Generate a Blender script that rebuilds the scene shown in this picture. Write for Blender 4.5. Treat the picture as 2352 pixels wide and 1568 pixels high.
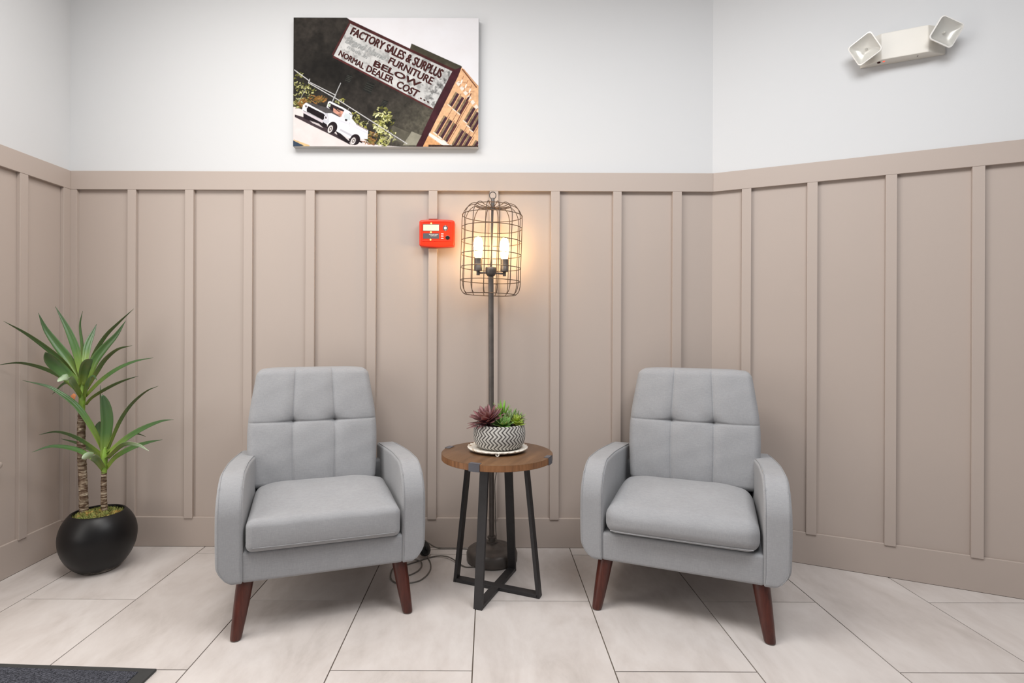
import bpy, bmesh, math, random
import numpy as np
from mathutils import Vector, Matrix

SC = bpy.context.scene
for _o in list(bpy.data.objects):
    bpy.data.objects.remove(_o, do_unlink=True)
random.seed(7)
RNG = np.random.default_rng(11)
PI = math.pi

# ------------------------------------------------------------------ camera, world, lights, exposure
EYE = 1.08
cam_d = bpy.data.cameras.new('camera')
cam = bpy.data.objects.new('camera', cam_d)
SC.collection.objects.link(cam)
cam_d.sensor_width = 36.0
cam_d.lens = 36.0 * 1266.6 / 2352
cam_d.shift_x = 52.1 / 2352
cam_d.shift_y = -27.95 / 2352
cam_d.clip_start = 0.05
cam.matrix_world = Matrix.Translation((0, 0, EYE)) @ Matrix.Rotation(PI / 2, 4, 'X') @ Matrix.Rotation(0.004, 4, 'Z')
SC.camera = cam

SC.view_settings.view_transform = 'Standard'
SC.view_settings.look = 'None'
SC.view_settings.exposure = 0.0
SC.view_settings.gamma = 1.0
SC.view_settings.use_curve_mapping = False

world = bpy.data.worlds.new('world')
SC.world = world
world.use_nodes = True
bg = world.node_tree.nodes['Background']
bg.inputs['Color'].default_value = (0.93, 0.96, 1.0, 1)
bg.inputs['Strength'].default_value = 0.25


def area_light(name, loc, target, sx, sy, watts, col):
    d = bpy.data.lights.new(name, 'AREA')
    d.shape = 'RECTANGLE'
    d.size, d.size_y = sx, sy
    d.energy = watts
    d.color = col
    o = bpy.data.objects.new(name, d)
    SC.collection.objects.link(o)
    o.location = loc
    o.rotation_euler = (Vector(target) - Vector(loc)).to_track_quat('-Z', 'Y').to_euler()
    return o


# daylight through the glazed entrance in the left wall beside the mat, and the lobby's ceiling panels
area_light('entrance_daylight', (-2.06, 1.25, 1.25), (0.0, 1.45, 1.05), 1.0, 2.0, 21, (1.0, 0.955, 0.90))
area_light('ceiling_panel_light', (-0.85, 1.30, 2.97), (-0.85, 1.30, 0), 1.2, 1.2, 50, (1.0, 0.98, 0.95))
area_light('ceiling_panel_light', (0.95, 0.95, 2.97), (0.95, 0.95, 0), 1.2, 1.2, 53, (0.97, 0.985, 1.0))

# ------------------------------------------------------------------ helpers


def lin(c):
    return tuple(((v / 255.0) / 12.92 if v / 255.0 <= 0.04045 else ((v / 255.0 + 0.055) / 1.055) ** 2.4) for v in c)


class NT:
    def __init__(s, name):
        s.m = bpy.data.materials.new(name)
        s.m.use_nodes = True
        s.t = s.m.node_tree
        s.b = s.t.nodes['Principled BSDF']

    def n(s, kind, **kw):
        nd = s.t.nodes.new(kind)
        for k, v in kw.items():
            if k.startswith('i_'):
                key = k[2:]
                nd.inputs[int(key) if key.isdigit() else key].default_value = v
            else:
                setattr(nd, k, v)
        return nd

    def l(s, a, b):
        s.t.links.new(a, b)

    def math(s, op, a, b=None):
        nd = s.n('ShaderNodeMath', operation=op)
        for i, v in enumerate((a, b)):
            if v is None:
                continue
            if isinstance(v, (int, float)):
                nd.inputs[i].default_value = v
            else:
                s.l(v, nd.inputs[i])
        return nd.outputs[0]

    def coords(s, kind='Object', scale=(1, 1, 1), rot=(0, 0, 0)):
        tc = s.n('ShaderNodeTexCoord')
        mp = s.n('ShaderNodeMapping')
        mp.inputs['Scale'].default_value = scale
        mp.inputs['Rotation'].default_value = rot
        s.l(tc.outputs[kind], mp.inputs['Vector'])
        return mp.outputs[0]

    def noise(s, vec, scale, detail=3, rough=0.5, dist=0.0):
        nd = s.n('ShaderNodeTexNoise')
        nd.inputs['Scale'].default_value = scale
        nd.inputs['Detail'].default_value = detail
        nd.inputs['Roughness'].default_value = rough
        nd.inputs['Distortion'].default_value = dist
        s.l(vec, nd.inputs['Vector'])
        return nd.outputs['Fac']

    def ramp(s, fac, stops):
        nd = s.n('ShaderNodeValToRGB')
        cr = nd.color_ramp
        while len(cr.elements) < len(stops):
            cr.elements.new(0.5)
        for e, (p, c) in zip(cr.elements, stops):
            e.position = p
            e.color = tuple(c) + (1,)
        s.l(fac, nd.inputs['Fac'])
        return nd.outputs['Color']

    def bump(s, h, strength=0.2, dist=0.002):
        nd = s.n('ShaderNodeBump')
        nd.inputs['Strength'].default_value = strength
        nd.inputs['Distance'].default_value = dist
        s.l(h, nd.inputs['Height'])
        s.l(nd.outputs['Normal'], s.b.inputs['Normal'])

    def col(s, c):
        if isinstance(c, tuple):
            s.b.inputs['Base Color'].default_value = c + (1,)
        else:
            s.l(c, s.b.inputs['Base Color'])

    def set(s, rough=None, metal=None, spec=None, **kw):
        if rough is not None:
            s.b.inputs['Roughness'].default_value = rough
        if metal is not None:
            s.b.inputs['Metallic'].default_value = metal
        if spec is not None:
            s.b.inputs['Specular IOR Level'].default_value = spec
        for k, v in kw.items():
            s.b.inputs[k.replace('_', ' ')].default_value = v
        return s


def varied(name, c, amount=0.06, scale=6.0, rough=0.5, metal=0.0, bump=0.0, bscale=200, spec=0.5, bdist=0.0005):
    """a flat colour with faint procedural variation"""
    t = NT(name)
    v = t.coords('Object')
    f = t.noise(v, scale, 4)
    a = tuple(x * (1 - amount) for x in c)
    b = tuple(min(1, x * (1 + amount)) for x in c)
    t.col(t.ramp(f, [(0.25, a), (0.75, b)]))
    t.set(rough, metal, spec)
    if bump:
        t.bump(t.noise(v, bscale, 2), bump, bdist)
    return t.m


# ------------------------------------------------------------------ materials
M = {}
M['white_wall'] = varied('white_wall_paint', (0.625, 0.63, 0.638), 0.01, 1.2, 0.85, bump=0.08, bscale=350)
M['taupe'] = varied('taupe_paint', (0.452, 0.381, 0.338), 0.02, 1.5, 0.42, bump=0.05, bscale=260, spec=0.35)
M['ceiling'] = varied('ceiling_paint', (0.8, 0.8, 0.8), 0.01, 2, 0.9)
M['grout'] = varied('grout', (0.13, 0.105, 0.085), 0.15, 30, 0.9)


def mat_tile():
    t = NT('stone_look_tile')
    tc = t.n('ShaderNodeTexCoord')
    oi = t.n('ShaderNodeObjectInfo')
    add = t.n('ShaderNodeVectorMath', operation='ADD')
    sc = t.n('ShaderNodeVectorMath', operation='SCALE')
    comb = t.n('ShaderNodeCombineXYZ')
    t.l(oi.outputs['Random'], comb.inputs[0])
    t.l(oi.outputs['Random'], comb.inputs[2])
    t.l(comb.outputs[0], sc.inputs[0])
    sc.inputs['Scale'].default_value = 37.0
    t.l(tc.outputs['Object'], add.inputs[0])
    t.l(sc.outputs[0], add.inputs[1])
    mp = t.n('ShaderNodeMapping')
    mp.inputs['Rotation'].default_value = (0, 0, 0.5)
    mp.inputs['Scale'].default_value = (1.0, 0.45, 1.0)
    t.l(add.outputs[0], mp.inputs['Vector'])
    f1 = t.noise(mp.outputs[0], 4.5, 6, 0.62, 0.7)
    f2 = t.noise(mp.outputs[0], 22.0, 5, 0.7)
    f = t.math('ADD', t.math('MULTIPLY', f1, 0.75), t.math('MULTIPLY', f2, 0.25))
    c = t.ramp(f, [(0.28, (0.42, 0.378, 0.350)), (0.45, (0.535, 0.487, 0.460)), (0.57, (0.590, 0.545, 0.520)), (0.75, (0.65, 0.61, 0.585))])
    t.col(c)
    t.set(0.38, 0, 0.4)
    t.bump(f2, 0.05, 0.001)
    return t.m


M['tile'] = mat_tile()


def mat_fabric(name, base, k=0.10):
    t = NT(name)
    v1 = t.coords('Object', (60, 60, 420))
    v2 = t.coords('Object', (420, 420, 60))
    f1 = t.noise(v1, 1.0, 3, 0.7)
    f2 = t.noise(v2, 1.0, 3, 0.7)
    v3 = t.coords('Object')
    f3 = t.noise(v3, 9, 3)
    f = t.math('ADD', t.math('MULTIPLY', t.math('ADD', f1, f2), 0.42), t.math('MULTIPLY', f3, 0.16))
    lo = tuple(x * (1 - k) for x in base)
    hi = tuple(x * (1 + k) for x in base)
    t.col(t.ramp(f, [(0.36, lo), (0.64, hi)]))
    t.set(0.92, 0, 0.12)
    t.b.inputs['Sheen Weight'].default_value = 0.15
    t.b.inputs['Sheen Roughness'].default_value = 0.5
    t.bump(f, 0.14, 0.001)
    return t.m


M['fabric'] = mat_fabric('grey_linen_fabric', (0.312, 0.314, 0.326))
M['piping'] = mat_fabric('grey_piping_fabric', (0.29, 0.292, 0.303))


def mat_wood(name, a, b, c, vec_scale, rough=0.35, scale=1.0, dist=1.2):
    t = NT(name)
    v = t.coords('Object', vec_scale)
    f = t.noise(v, scale, 6, 0.6, dist)
    f2 = t.noise(v, scale * 5, 4, 0.7)
    m = t.math('ADD', t.math('MULTIPLY', f, 0.7), t.math('MULTIPLY', f2, 0.3))
    t.col(t.ramp(m, [(0.3, a), (0.5, b), (0.7, c)]))
    t.set(rough, 0, 0.45)
    t.bump(f2, 0.06, 0.0008)
    return t.m


M['leg_wood'] = mat_wood('red_brown_leg_wood', (0.034, 0.008, 0.005), (0.064, 0.0145, 0.009), (0.105, 0.025, 0.015), (40, 40, 4), 0.28)
M['walnut'] = mat_wood('walnut_veneer', (0.070, 0.035, 0.016), (0.122, 0.062, 0.029), (0.175, 0.094, 0.046), (2.2, 26, 26), 0.38, 1.0, 0.6)
M['walnut_edge'] = mat_wood('walnut_edge_band', (0.10, 0.042, 0.016), (0.21, 0.092, 0.035), (0.30, 0.14, 0.06), (55, 55, 3), 0.42)
M['black_steel'] = varied('black_powder_coated_steel', (0.022, 0.020, 0.021), 0.15, 40, 0.5, 0.0, bump=0.1, bscale=700)
M['lamp_metal'] = varied('aged_bronze_metal', (0.105, 0.090, 0.081), 0.25, 25, 0.42, 0.3, bump=0.12, bscale=300)
M['cage_metal'] = varied('rusty_brown_wire', (0.105, 0.068, 0.046), 0.3, 40, 0.5, 0.45)
def mat_pot():
    t = NT('matte_black_ceramic')
    v = t.coords('Object')
    sep = t.n('ShaderNodeSeparateXYZ')
    t.l(v, sep.inputs[0])
    f = t.noise(t.coords('Object', (22, 22, 60)), 1.0, 5, 0.75, 0.6)
    low = t.math('SUBTRACT', 1.0, t.math('DIVIDE', sep.outputs[2], 0.075))
    low.node.use_clamp = True
    k = t.math('MULTIPLY', low, f)
    t.col(t.ramp(k, [(0.40, (0.0062, 0.0056, 0.006)), (0.46, (0.07, 0.06, 0.05)), (0.54, (0.34, 0.31, 0.27))]))
    t.set(0.40, 0, 0.32)
    return t.m


M['pot_black'] = mat_pot()
M['cord'] = varied('grey_brown_cord', (0.13, 0.115, 0.10), 0.2, 60, 0.4)
M['black_plastic'] = varied('black_plastic', (0.014, 0.016, 0.017), 0.2, 40, 0.25)
M['cream_plastic'] = varied('cream_plastic', (0.66, 0.63, 0.575), 0.02, 10, 0.4)
M['white_plastic'] = varied('white_plastic', (0.74, 0.72, 0.68), 0.02, 10, 0.2)
M['chrome'] = varied('reflector', (0.84, 0.82, 0.79), 0.03, 10, 0.22, 0.1)
M['lens'] = NT('clear_lens').set(0.08, 0, 0.5).m
_b = M['lens'].node_tree.nodes['Principled BSDF']
_b.inputs['Base Color'].default_value = (0.9, 0.9, 0.88, 1)
_b.inputs['Transmission Weight'].default_value = 0.95
_b.inputs['IOR'].default_value = 1.2
M['red_plastic'] = varied('red_plastic', (0.78, 0.034, 0.007), 0.03, 15, 0.32)
M['dark_print'] = varied('dark_grey_label', (0.085, 0.085, 0.10), 0.06, 30, 0.4)
M['white_print'] = varied('white_print', (0.85, 0.84, 0.82), 0.02, 30, 0.5)
M['orange_tag'] = varied('orange_sticker', (0.75, 0.28, 0.12), 0.05, 60, 0.6)
M['lcd'] = NT('lcd_screen').set(0.25, 0, 0.4).m
_b = M['lcd'].node_tree.nodes['Principled BSDF']
_b.inputs['Base Color'].default_value = (0.55, 0.58, 0.42, 1)
_b.inputs['Emission Color'].default_value = (0.85, 0.85, 0.55, 1)
_b.inputs['Emission Strength'].default_value = 0.35
M['bulb'] = NT('glowing_bulb').set(0.2).m
_b = M['bulb'].node_tree.nodes['Principled BSDF']
_b.inputs['Base Color'].default_value = (1, 0.85, 0.6, 1)
_b.inputs['Emission Color'].default_value = (1.0, 0.64, 0.27, 1)
_b.inputs['Emission Strength'].default_value = 52.0
M['red_led'] = NT('red_indicator').set(0.3).m
_b = M['red_led'].node_tree.nodes['Principled BSDF']
_b.inputs['Base Color'].default_value = (0.7, 0.05, 0.03, 1)
_b.inputs['Emission Color'].default_value = (1.0, 0.08, 0.04, 1)
_b.inputs['Emission Strength'].default_value = 1.2
M['amber_led'] = NT('amber_indicator').set(0.3).m
_b = M['amber_led'].node_tree.nodes['Principled BSDF']
_b.inputs['Base Color'].default_value = (1, 0.6, 0.15, 1)
_b.inputs['Emission Color'].default_value = (1.0, 0.62, 0.16, 1)
_b.inputs['Emission Strength'].default_value = 1.5


def mat_leaf(name, base, edge, tip, tipz=None, rough=0.32):
    """colour along the leaf (UV x from base to tip)"""
    t = NT(name)
    uv = t.n('ShaderNodeUVMap')
    sep = t.n('ShaderNodeSeparateXYZ')
    t.l(uv.outputs[0], sep.inputs[0])
    v = t.coords('UV', (3, 22, 1))
    f = t.noise(v, 2.0, 3)
    k = t.math('ADD', sep.outputs[0], t.math('MULTIPLY', t.math('SUBTRACT', f, 0.5), 0.22))
    t.col(t.ramp(k, [(0.0, base), (0.38, edge), (1.0, tip)]))
    t.set(rough, 0, 0.4)
    t.b.inputs['Subsurface Weight'].default_value = 0.05
    return t.m


M['leaf'] = mat_leaf('dracaena_leaf', (0.28, 0.38, 0.07), (0.082, 0.180, 0.056), (0.042, 0.092, 0.042))
M['leaf_pale'] = mat_leaf('dracaena_leaf_underside', (0.26, 0.36, 0.08), (0.12, 0.22, 0.09), (0.50, 0.62, 0.44))
M['stalk'] = varied('green_stalk', (0.20, 0.33, 0.045), 0.2, 20, 0.45)


def mat_trunk():
    t = NT('ringed_trunk_bark')
    v = t.coords('Object', (14, 14, 95))
    f = t.noise(v, 1.0, 4, 0.6, 1.5)
    v2 = t.coords('Object', (60, 60, 60))
    f2 = t.noise(v2, 1.0, 3)
    m = t.math('ADD', t.math('MULTIPLY', f, 0.75), t.math('MULTIPLY', f2, 0.25))
    t.col(t.ramp(m, [(0.34, (0.030, 0.014, 0.007)), (0.46, (0.10, 0.055, 0.03)), (0.56, (0.30, 0.23, 0.16)), (0.68, (0.62, 0.55, 0.44))]))
    t.set(0.8)
    t.bump(m, 0.6, 0.004)
    return t.m


M['trunk'] = mat_trunk()


def mat_moss():
    t = NT('dried_moss')
    v = t.coords('Object')
    f = t.noise(v, 32, 5, 0.7)
    f2 = t.noise(v, 9, 2)
    m = t.math('ADD', t.math('MULTIPLY', f, 0.55), t.math('MULTIPLY', f2, 0.45))
    t.col(t.ramp(m, [(0.32, (0.035, 0.035, 0.012)), (0.45, (0.14, 0.17, 0.04)), (0.54, (0.26, 0.25, 0.07)), (0.60, (0.38, 0.20, 0.05)), (0.68, (0.50, 0.36, 0.18))]))
    t.set(0.95)
    t.bump(f, 0.8, 0.006)
    return t.m


M['moss'] = mat_moss()


def mat_chevron():
    t = NT('chevron_stoneware')
    tc = t.n('ShaderNodeTexCoord')
    sep = t.n('ShaderNodeSeparateXYZ')
    t.l(tc.outputs['Object'], sep.inputs[0])
    ang = t.math('ARCTAN2', sep.outputs[1], sep.outputs[0])
    u = t.math('MULTIPLY', ang, 40 / (2 * PI))
    zz = t.math('PINGPONG', t.math('ADD', sep.outputs[2], 0.004), 0.0166)
    zz = t.math('MULTIPLY', zz, 1.0 / 0.0166)
    s = t.math('FRACT', t.math('ADD', u, zz))
    tri = t.math('ABSOLUTE', t.math('SUBTRACT', s, 0.5))
    wob = t.noise(t.coords('Object'), 60, 3)
    k = t.math('ADD', tri, t.math('MULTIPLY', t.math('SUBTRACT', wob, 0.5), 0.16))
    t.col(t.ramp(k, [(0.13, (0.07, 0.064, 0.06)), (0.22, (0.33, 0.315, 0.295)), (0.28, (0.56, 0.545, 0.51))]))
    t.set(0.75)
    t.bump(k, 0.5, 0.002)
    return t.m


M['chevron'] = mat_chevron()


def mat_distressed():
    t = NT('distressed_white_metal')
    v = t.coords('Object')
    f = t.noise(v, 55, 5, 0.7)
    t.col(t.ramp(f, [(0.33, (0.20, 0.10, 0.045)), (0.40, (0.62, 0.52, 0.40)), (0.48, (0.78, 0.74, 0.67))]))
    t.set(0.6)
    t.bump(f, 0.2, 0.001)
    return t.m


M['distressed'] = mat_distressed()
M['suc_purple'] = mat_leaf('burgundy_succulent_leaf', (0.17, 0.045, 0.052), (0.185, 0.058, 0.070), (0.25, 0.115, 0.125), rough=0.45)
M['suc_green'] = mat_leaf('green_succulent_leaf', (0.10, 0.24, 0.03), (0.17, 0.36, 0.07), (0.20, 0.33, 0.11), rough=0.45)
M['suc_lime'] = mat_leaf('lime_succulent_leaf', (0.30, 0.42, 0.03), (0.42, 0.55, 0.06), (0.22, 0.32, 0.07), rough=0.45)
M['suc_grass'] = mat_leaf('bright_spiky_leaf', (0.06, 0.20, 0.01), (0.16, 0.48, 0.02), (0.28, 0.52, 0.10), rough=0.4)
M['suc_sage'] = mat_leaf('sage_succulent_leaf', (0.15, 0.24, 0.06), (0.17, 0.27, 0.08), (0.30, 0.34, 0.20), rough=0.5)
M['soil'] = varied('dark_soil', (0.03, 0.02, 0.014), 0.4, 50, 0.95)


def mat_mat():
    t = NT('ribbed_charcoal_carpet')
    v = t.coords('Object', (1, 1, 1), (0, 0, 0.785))
    w = t.n('ShaderNodeTexWave', bands_direction='X')
    w.inputs['Scale'].default_value = 26
    w.inputs['Distortion'].default_value = 9.0
    w.inputs['Detail Scale'].default_value = 6.0
    t.l(v, w.inputs['Vector'])
    f = t.noise(v, 120, 3)
    m = t.math('ADD', t.math('MULTIPLY', w.outputs['Fac'], 0.40), t.math('MULTIPLY', f, 0.60))
    t.col(t.ramp(m, [(0.28, (0.026, 0.027, 0.033)), (0.72, (0.088, 0.09, 0.108))]))
    t.set(0.95, 0, 0.1)
    t.bump(m, 0.6, 0.004)
    return t.m


M['mat_carpet'] = mat_mat()
M['rubber'] = varied('black_rubber', (0.035, 0.036, 0.036), 0.1, 20, 0.6)
M['canvas_side'] = varied('canvas_edge', (0.45, 0.45, 0.45), 0.4, 3, 0.8)

_t = NT('canvas_print')
_a = _t.n('ShaderNodeVertexColor')
_a.layer_name = 'print'
_t.l(_a.outputs['Color'], _t.b.inputs['Base Color'])
_t.set(0.7, 0, 0.1)
M['print'] = _t.m
M['maroon_paint'] = varied('maroon_lettering', (0.048, 0.014, 0.013), 0.5, 60, 0.7, spec=0.1)
M['faded_paint'] = varied('faded_grey_lettering', (0.30, 0.305, 0.30), 0.25, 90, 0.7, spec=0.1)

# ------------------------------------------------------------------ mesh helpers


def mesh_obj(name, verts, faces, mat, parent=None, smooth=None, bevel=0.0, bseg=2, uvs=None, mats=None, fmat=None):
    me = bpy.data.meshes.new(name)
    me.from_pydata([tuple(map(float, v)) for v in verts], [], [tuple(int(i) for i in f) for f in faces])
    me.validate()
    for m in (mats or [mat]):
        me.materials.append(m)
    if fmat is not None:
        for p, k in zip(me.polygons, fmat):
            p.material_index = k
    if uvs is not None:
        l = me.uv_layers.new(name='UVMap')
        for lp in me.loops:
            l.data[lp.index].uv = uvs[lp.vertex_index]
    if smooth is not None:
        for p in me.polygons:
            p.use_smooth = True
        if smooth < 179:
            me.set_sharp_from_angle(angle=math.radians(smooth))
    me.update()
    o = bpy.data.objects.new(name, me)
    SC.collection.objects.link(o)
    if parent is not None:
        o.parent = parent
    if bevel:
        b = o.modifiers.new('bevel', 'BEVEL')
        b.width = bevel
        b.segments = bseg
        b.limit_method = 'ANGLE'
        b.angle_limit = math.radians(35)
        b.harden_normals = False
    return o


def empty(name, loc=(0, 0, 0), rotz=0.0):
    o = bpy.data.objects.new(name, None)
    o.empty_display_size = 0.1
    SC.collection.objects.link(o)
    o.location = loc
    o.rotation_euler = (0, 0, rotz)
    return o


def tag(o, label=None, cat=None, group=None, kind=None):
    for k, v in (('label', label), ('category', cat), ('group', group), ('kind', kind)):
        if v:
            o[k] = v
    return o


class Geo:
    """collects pieces into one mesh"""

    def __init__(s):
        s.v, s.f = [], []

    def add(s, v, f):
        n = len(s.v)
        s.v += [tuple(p) for p in v]
        s.f += [tuple(i + n for i in q) for q in f]
        return s

    def box(s, x0, x1, y0, y1, z0, z1):
        v = [(x0, y0, z0), (x1, y0, z0), (x1, y1, z0), (x0, y1, z0), (x0, y0, z1), (x1, y0, z1), (x1, y1, z1), (x0, y1, z1)]
        f = [(0, 3, 2, 1), (4, 5, 6, 7), (0, 1, 5, 4), (1, 2, 6, 5), (2, 3, 7, 6), (3, 0, 4, 7)]
        return s.add(v, f)

    def prism(s, poly, z0, z1):
        """vertical prism over a CCW plan polygon"""
        n = len(poly)
        v = [(x, y, z0) for x, y in poly] + [(x, y, z1) for x, y in poly]
        f = [tuple(range(n - 1, -1, -1)), tuple(range(n, 2 * n))]
        for i in range(n):
            j = (i + 1) % n
            f.append((i, j, n + j, n + i))
        return s.add(v, f)

    def lathe(s, prof, seg=48, center=(0, 0, 0), cap=True):
        cx, cy, cz = center
        v, f = [], []
        for r, z in prof:
            for k in range(seg):
                a = 2 * PI * k / seg
                v.append((cx + r * math.cos(a), cy + r * math.sin(a), cz + z))
        n = len(prof)
        for i in range(n - 1):
            for k in range(seg):
                j = (k + 1) % seg
                f.append((i * seg + k, i * seg + j, (i + 1) * seg + j, (i + 1) * seg + k))
        if cap:
            f.append(tuple(range(seg - 1, -1, -1)))
            f.append(tuple((n - 1) * seg + k for k in range(seg)))
        return s.add(v, f)

    def tube(s, pts, rad, seg=8, closed=False, cap=True):
        P = [Vector(p) for p in pts]
        n = len(P)
        rads = rad if isinstance(rad, (list, tuple)) else [rad] * n
        T = []
        for i in range(n):
            if closed:
                t = P[(i + 1) % n] - P[i - 1]
            else:
                t = P[min(i + 1, n - 1)] - P[max(i - 1, 0)]
            T.append(t.normalized())
        up = Vector((0, 0, 1)) if abs(T[0].z) < 0.9 else Vector((1, 0, 0))
        nrm = (up - T[0] * up.dot(T[0])).normalized()
        v, f = [], []
        for i in range(n):
            nrm = (nrm - T[i] * nrm.dot(T[i])).normalized()
            b = T[i].cross(nrm)
            for k in range(seg):
                a = 2 * PI * k / seg
                v.append(P[i] + (nrm * math.cos(a) + b * math.sin(a)) * rads[i])
        m = n if closed else n - 1
        for i in range(m):
            i2 = (i + 1) % n
            for k in range(seg):
                j = (k + 1) % seg
                f.append((i * seg + k, i * seg + j, i2 * seg + j, i2 * seg + k))
        if cap and not closed:
            f.append(tuple(range(seg - 1, -1, -1)))
            f.append(tuple((n - 1) * seg + k for k in range(seg)))
        return s.add(v, f)

    def obj(s, name, mat, parent=None, **kw):
        return mesh_obj(name, s.v, s.f, mat, parent, **kw)


def spline(pts, n):
    """Catmull-Rom through pts, n samples"""
    P = np.array(pts, float)
    if len(P) < 3:
        t = np.linspace(0, 1, n)[:, None]
        return P[0] * (1 - t) + P[-1] * t
    d = np.r_[0, np.cumsum(np.linalg.norm(np.diff(P, axis=0), axis=1))]
    q = np.vstack([2 * P[0] - P[1], P, 2 * P[-1] - P[-2]])
    out = []
    for s in np.linspace(0, d[-1], n):
        i = min(np.searchsorted(d, s, side='right') - 1, len(P) - 2)
        t = (s - d[i]) / (d[i + 1] - d[i])
        a, b, c, e = q[i], q[i + 1], q[i + 2], q[i + 3]
        out.append(0.5 * ((2 * b) + (-a + c) * t + (2 * a - 5 * b + 4 * c - e) * t * t + (-a + 3 * b - 3 * c + e) * t ** 3))
    return np.array(out)


def axis_lines(h, r, rs, inner):
    """grid coordinates over [-h, h] with a rounding zone r at each end"""
    a = -h + r * (1 - np.cos(np.linspace(0, PI / 2, rs + 1)))
    a = -h + r * np.linspace(0, 1, rs + 1)
    mid = sorted(x for x in inner if -h + r + 1e-4 < x < h - r - 1e-4)
    return np.array(list(a) + mid + list(-a[::-1]))


def rbox(hx, hy, hz, r, nx, ny, nz, rs=4):
    """rounded box grid; nx, ny, nz are counts or explicit inner coordinates"""
    L = []
    for h, n in ((hx, nx), (hy, ny), (hz, nz)):
        inner = np.linspace(-h + r, h - r, n + 1)[1:-1] if isinstance(n, int) else n
        L.append(axis_lines(h, r, rs, inner))
    idx, V, F = {}, [], []
    H3 = np.array([hx, hy, hz])

    def vid(i, j, k):
        key = (i, j, k)
        if key not in idx:
            idx[key] = len(V)
            V.append((L[0][i], L[1][j], L[2][k]))
        return idx[key]
    N = [len(a) - 1 for a in L]
    for i in range(N[0]):
        for j in range(N[1]):
            F.append((vid(i, j, 0), vid(i, j + 1, 0), vid(i + 1, j + 1, 0), vid(i + 1, j, 0)))
            F.append((vid(i, j, N[2]), vid(i + 1, j, N[2]), vid(i + 1, j + 1, N[2]), vid(i, j + 1, N[2])))
    for i in range(N[0]):
        for k in range(N[2]):
            F.append((vid(i, 0, k), vid(i + 1, 0, k), vid(i + 1, 0, k + 1), vid(i, 0, k + 1)))
            F.append((vid(i, N[1], k), vid(i, N[1], k + 1), vid(i + 1, N[1], k + 1), vid(i + 1, N[1], k)))
    for j in range(N[1]):
        for k in range(N[2]):
            F.append((vid(0, j, k), vid(0, j, k + 1), vid(0, j + 1, k + 1), vid(0, j + 1, k)))
            F.append((vid(N[0], j, k), vid(N[0], j + 1, k), vid(N[0], j + 1, k + 1), vid(N[0], j, k + 1)))
    P = np.array(V)
    inner = np.clip(P, -(H3 - r), H3 - r)
    d = P - inner
    ln = np.linalg.norm(d, axis=1, keepdims=True)
    ln[ln == 0] = 1
    # map the square corner zones to round ones
    mx = np.abs(d).max(axis=1, keepdims=True)
    P = inner + d / ln * mx
    return P, F


def clip_poly(poly, a, b, c):
    """keep a*x + b*y <= c"""
    out = []
    n = len(poly)
    for i in range(n):
        p, q = poly[i], poly[(i + 1) % n]
        dp, dq = a * p[0] + b * p[1] - c, a * q[0] + b * q[1] - c
        if dp <= 0:
            out.append(p)
        if dp * dq < 0:
            t = dp / (dp - dq)
            out.append((p[0] + (q[0] - p[0]) * t, p[1] + (q[1] - p[1]) * t))
    return out


def text_mesh(s, bold=0.0, shear=0.0, res=3):
    """glyph outlines as (verts in a 0..1 box, faces)"""
    cu = bpy.data.curves.new('glyphs', 'FONT')
    cu.body = s
    cu.offset = bold
    cu.shear = shear
    cu.resolution_u = res
    cu.fill_mode = 'FRONT'
    o = bpy.data.objects.new('glyphs', cu)
    SC.collection.objects.link(o)
    dg = bpy.context.evaluated_depsgraph_get()
    me = bpy.data.meshes.new_from_object(o.evaluated_get(dg))
    V = np.array([v.co[:] for v in me.vertices])
    F = [tuple(p.vertices) for p in me.polygons]
    bpy.data.objects.remove(o, do_unlink=True)
    bpy.data.curves.remove(cu)
    bpy.data.meshes.remove(me)
    lo, hi = V.min(0), V.max(0)
    return (V[:, :2] - lo[:2]) / (hi[:2] - lo[:2]), F

# ------------------------------------------------------------------ room shell
YB = 2.7216                       # face of the battens on the back wall
XL = -2.07                        # face of the battens on the left wall
C0 = (1.102, 2.7216)              # corner of back wall and right wall at the batten faces
RA = math.radians(-25.6)
E = (math.cos(RA), math.sin(RA))  # along the right wall, towards the camera side
NR = (math.sin(RA), -math.cos(RA))  # from the right wall into the room
TOP = 3.0
RAIL0, RAIL1 = 1.763, 1.854
PAN = 0.018                       # depth of the battens
R_LEN = 3.6
Y_FRONT = -2.6


def cor(d):
    """the back/right corner, d behind the batten faces"""
    return (C0[0] + 0.2272 * d, C0[1] + d)


def rw(s, d=0.0):
    return (C0[0] + E[0] * s - NR[0] * d, C0[1] + E[1] * s - NR[1] * d)


def back_strip(d0, d1, x0=None, x1=None):
    a = [(XL - d0 if x0 is None else x0, YB + d0), cor(d0) if x1 is None else (x1, YB + d0),
         cor(d1) if x1 is None else (x1, YB + d1), (XL - d1 if x0 is None else x0, YB + d1)]
    return a


def left_strip(d0, d1, y0, y1=None):
    return [(XL - d0, y0), (XL - d0, YB + d0 if y1 is None else y1), (XL - d1, YB + d1 if y1 is None else y1), (XL - d1, y0)]


def right_strip(d0, d1, s1, s0=None):
    return [cor(d0) if s0 is None else rw(s0, d0), rw(s1, d0), rw(s1, d1), cor(d1) if s0 is None else rw(s0, d1)]


def wall(name, strip, battens):
    w = Geo().prism(strip(PAN, PAN + 0.1), 1.80, TOP).obj(name, M['white_wall'])
    w['kind'] = 'structure'
    Geo().prism(strip(PAN, PAN + 0.1), 0.0, 1.80).obj('wainscot_panel', M['taupe'], w)
    Geo().prism(strip(-0.0012, PAN), RAIL0, RAIL1).obj('chair_rail', M['taupe'], w, bevel=0.0012)
    for b in battens:
        Geo().prism(b, 0.141, RAIL0).obj('batten', M['taupe'], w, bevel=0.0012)
    return w


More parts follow.
